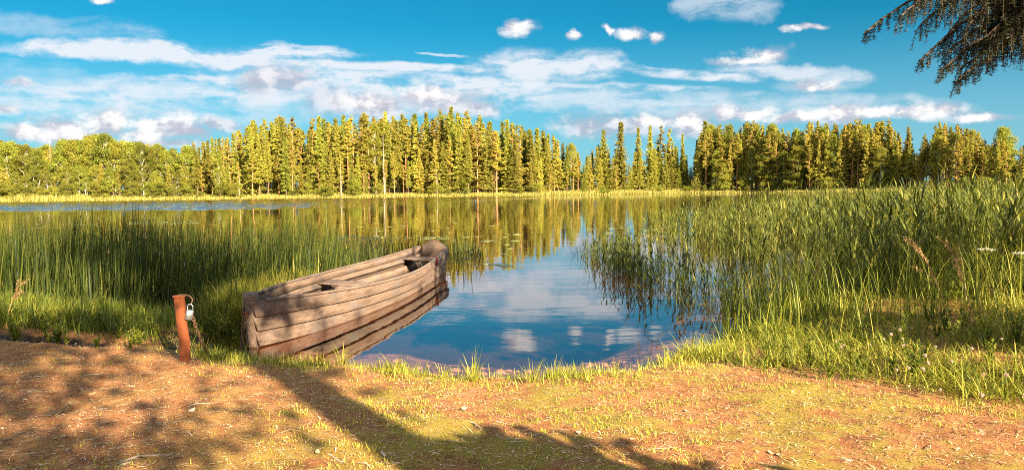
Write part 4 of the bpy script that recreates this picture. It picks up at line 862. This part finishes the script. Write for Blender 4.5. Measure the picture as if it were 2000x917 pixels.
for k, (px, py) in enumerate(DL):
    q = P(px, py, .21); a = Acc(); n = 7; L = random.uniform(.014, .03); t = np.linspace(-1, 1, n); C = np.stack([t * L, .15 * L * t ** 2, .2 * L * t ** 2 + .002], -1)[None]; W = (L * .42 * (1 - t ** 2) ** .7 + .0005)[None]
    a.add(*ribbons(C, W, np.array([[0, 1, .25]]), np.array([random.random()]))); o = a.build('dead_leaf', M_dleaf); o.location = (q.x, q.y, gz(q.x, q.y) + .006); o.rotation_euler = (random.uniform(-.3, .3), random.uniform(-.3, .3), random.random() * 6)
    tag(o, 'small curled dry leaf lying on the near bank', 'leaf', 'dry leaves on the near bank')
# stones in the shallows
M_stone = solid('pinkish_stone', (.48, .32, .24), (.34, .22, .17), 9, .7, bump=.5)
for k in range(46):
    px = random.uniform(720, 1290); py = random.uniform(700, 742) - 12 * abs((px - 900) / 400); q = P(px, py, -.05)
    if q.y < yn(q.x): continue
    a = Acc(); rr = random.uniform(.02, .065); n = 10; m_ = 6; V = []
    for i in range(m_ + 1):
        for j in range(n):
            th = math.pi * i / m_; ph = 2 * math.pi * j / n; r_ = rr * (1 + .14 * math.sin(3 * ph + k) * math.sin(th) + .1 * math.cos(5 * th + k)); V.append((r_ * math.sin(th) * math.cos(ph), r_ * .8 * math.sin(th) * math.sin(ph), r_ * .38 * math.cos(th)))
    Q = [(i * n + j, i * n + (j + 1) % n, (i + 1) * n + (j + 1) % n, (i + 1) * n + j) for i in range(m_) for j in range(n)]
    a.add(V, np.array(Q), .5); o = a.build('shallow_stone', M_stone, smooth=True); o.location = (q.x, q.y, gz(q.x, q.y) + rr * .1); o.rotation_euler = (0, 0, random.random() * 6); tag(o, 'pinkish flat stone under the clear shallow water at the bank', 'stone', 'stones in the shallows')
#%% ------------------------------------------------------------------ shading trees on the near bank
MB_dk = solid('dark_twig_bark', (.05, .035, .028), (.10, .07, .05), 20, .9)
M_nsp = leafmat('near_spruce_needles', [(.012, .018, .012), (.026, .034, .018), (.075, .075, .025)], .12)
def bough(acc, nd, p0, p1, sag, twl, seg=22, seed=0, n_per=80):
    """a spruce bough: woody axis with hanging needle-clad twigs"""
    p0 = np.array(p0, float); p1 = np.array(p1, float); t = np.linspace(0, 1, seg); ax = p0 + (p1 - p0) * t[:, None]; ax[:, 2] -= sag * np.sin(math.pi * t * .9); ax += np.cumsum(rng.normal(0, .006, (seg, 3)), 0) 
    L = np.linalg.norm(p1 - p0); tube(acc, [tuple(q) for q in ax], [.006 + .016 * (1 - u) for u in t], 5, cap=False)
    d = (p1 - p0) / L; side = np.cross(d, [0, 0, 1.]); side /= np.linalg.norm(side)
    for i in range(seg):
        if t[i] < .12: continue
        for sgn in (-1, 1):
            tl = twl * (1.15 - .75 * t[i]) * random.uniform(.6, 1.2)
            q0 = ax[i]; outv = side * sgn * random.uniform(.25, .8) + d * random.uniform(.2, .6); outv /= np.linalg.norm(outv)
            K = 6; u = np.linspace(0, 1, K); c = q0 + outv * tl * .55 * u[:, None] * (1 - .35 * u[:, None]); c[:, 2] -= tl * .85 * u ** 1.4
            tube(acc, [tuple(v) for v in c], [.0022] * (K - 1) + [.001], 3, cap=False)
            for sub in range(2 if tl > .25 else 1):
                cc = c if sub == 0 else c[2] + (c - c[0]) * .5 * (1, 1, .8) + (u[:, None] * (rng.normal(0, .09, 3)))
                n = int(n_per * (1 if sub == 0 else .6)); w_ = rng.random(n); pc = np.stack([np.interp(w_, u, cc[:, k]) for k in range(3)], -1)
                az_ = rng.uniform(0, 6.28, n); dz = rng.uniform(-.6, .5, n); nd_ = np.stack([np.cos(az_), np.sin(az_), dz], -1) * rng.uniform(.012, .022, n)[:, None]
                S = np.cross(nd_, rng.normal(size=(n, 3))); S /= np.linalg.norm(S, axis=1)[:, None]
                nd.add(*ribbons(np.stack([pc, pc + nd_], 1), np.full((n, 2), .0016), S, np.clip(rng.normal(.35 + .3 * random.random(), .15, n), 0, 1)))
# big spruce just outside the frame whose boughs hang into the top corner
sprx, spry = 7.6, 3.4
T1 = empty('shading_spruce', (sprx, spry, gz(sprx, spry) - .05)); tag(T1, 'near spruce whose drooping needle boughs hang into the top corner over the reeds', 'tree')
def rel(v): return tuple(np.array(v) - np.array(T1.location))
wood = Acc(); nd = Acc()
a = Acc(); tube(a, [(0, 0, 0), (.03, 0, 4), (.0, .02, 9), (0, 0, 16)], [.26, .22, .13, .02], 14); a.build('trunk', MB_sp, T1, smooth=True)
D0 = 5.0
for (root, tip, sag, tw) in (((2080, -120), (1703, 76), -.10, .26), ((2080, -150), (1760, 40), -.10, .34), ((2100, -120), (1800, 60), -.12, .40), ((2100, -60), (1800, 128), -.14, .26), ((2100, -130), (1850, 70), -.1, .46), ((2100, -120), (1880, 60), -.1, .50),
        ((2100, -20), (1840, 110), -.08, .40), ((2110, -10), (1880, 130), -.08, .38), ((2100, 0), (1915, 95), -.05, .40), ((2110, 20), (1880, 165), -.1, .26), ((2110, 0), (1830, 150), -.1, .22), ((2110, -60), (1960, 40), -.05, .3), ((2110, -160), (1800, -10), .0, .36), ((2120, -150), (1860, 10), .0, .46), ((2120, -130), (1910, 40), .0, .50), ((2140, -120), (1935, 20), 0, .34), ((2150, -110), (1990, 10), 0, .30), ((2110, -200), (1840, -40), 0, .4), ((2100, -180), (1900, -30), 0, .42)):
    dd = D0 + random.uniform(-.25, .25); bough(wood, nd, rel(PD(*root, dd)), rel(PD(*tip, dd)), sag, tw, 26)
# limbs that carry those boughs back to the trunk
for z_, q in ((3.5, PD(2120, -190, D0)), (3.4, PD(2130, -140, D0)), (3.8, PD(2180, -230, D0))): tube(wood, [(0, 0, z_), tuple((np.array((0, 0, z_)) + np.array(rel(q))) / 2 + (0, 0, .12)), rel(q)], [.05, .04, .03], 6)
wood.build('hanging_boughs', MB_dk, T1); nd.build('hanging_needles', M_nsp, T1)
def crown_cloud(T, specs, size, mat):
    """leafy mass of small quads: (x,y,z, rx,ry,rz, count)"""
    ac = Acc()
    for (x, y, z, rx, ry, rz, n) in specs:
        c = rng.normal(0, 1, (n, 3)); c /= np.linalg.norm(c, axis=1)[:, None]; c = c * rng.random((n, 1)) ** .5 * (rx, ry, rz) + (x, y, z); ac.add(*quads_at(c, size, np.clip(rng.normal(.4, .2, n), 0, 1), .2))
    ac.build('crown', mat, T)
SD = np.array([.63, -.78])     # ground direction towards the sun
specs = []
for k in range(130):
    t = random.random() ** 1.25; z_ = 4.4 + 11 * t; L = 3.0 * (1 - t) ** .8 * random.uniform(.25, 1) + .2; a_ = random.random() * 6.28
    specs.append((L * math.cos(a_), L * math.sin(a_), z_ - .25 * L, .6, .6, .35, 90))
crown_cloud(T1, specs, .10, M_nsp)
def big_tree(name, x, y, H, label, z0, wid, ncl, rt, mat, seed, wide=1.):
    random.seed(seed); global rng; rng = np.random.default_rng(seed); T = empty(name, (x, y, gz(x, y) - .05)); a = Acc(); tube(a, [(0, 0, 0), (.03, 0, H * .3), (.0, .02, H * .6), (0, 0, H)], [rt, rt * .85, rt * .55, .02], 14); sq = []
    for k in range(ncl):
        t = random.random() ** .9; z_ = z0 + (H - z0) * t; L = wid * (math.sin(math.pi * (.15 + .83 * t)) ** .7) * random.uniform(.2, 1); a_ = random.random() * 6.28; c_ = (L * math.cos(a_), L * math.sin(a_), z_)
        n_ = int(70 * random.uniform(.5, 1.4)); u_ = (.25 + .85 * rng.random(n_))[:, None]; sq.append(np.array([0, 0, z_ - .25 * L]) * (1 - u_) + np.array(c_) * u_ + rng.normal(0, 1, (n_, 3)) * (.06 + .22 * u_) * (1, 1, .35) * wide)
        if k % 3 == 0: tube(a, [(0, 0, z_ - .4 * L), (c_[0] * .6, c_[1] * .6, z_ - .2 * L), c_], [.05, .03, .012], 5, cap=False)
    a.build('trunk', MB_pi, T, smooth=True); C_ = np.concatenate(sq); ac = Acc(); ac.add(*quads_at(C_, .085, rng.random(len(C_)), .2)); ac.build('crown', mat, T); return tag(T, label, 'tree')
big_tree('shading_pine', 4.2, -3.4, 14, 'tall pine standing out of view whose trunk shadow crosses the near turf', 5.5, 2.6, 165, .21, MT_pi, 3, 1.25)
big_tree('shading_pine', 1.6, -4.3, 7.2, 'pine standing out of view that dapples the bare soil near the post', 2.9, 2.6, 115, .12, MT_pi, 5, 1.8)
big_tree('young_birch', 2.95, -.8, 2.62, 'low rounded birch standing out of view casting the lobed shadow on the turf', .4, .85, 170, .05, MT_bi, 4, .6)

def little_spruce(x, y, H, r0_, label):
    T = empty('young_spruce', (x, y, gz(x, y) - .05)); a = Acc(); tube(a, [(0, 0, 0), (0, .01, H * .5), (0, 0, H)], [.05, .03, .005], 8); a.build('trunk', MB_sp, T); sp_ = []
    for k in range(46):
        t = random.random(); L = r0_ * (1 - t) * random.uniform(.3, 1) + .05; a_ = random.random() * 6.28; sp_.append((L * math.cos(a_), L * math.sin(a_), H * (.12 + .86 * t), .22, .22, .14, 60))
    crown_cloud(T, sp_, .06, M_nsp); return tag(T, label, 'tree')
little_spruce(6.7, 2.3, 3.6, 1.3, 'young spruce outside the frame shading the long bank grass, the nearer one'); little_spruce(8.4, 4.0, 4.2, 1.5, 'young spruce outside the frame shading the reed bed, the farther one'); little_spruce(5.6, 3.3, 1.9, .8, 'knee high young spruce outside the frame shading the clover')
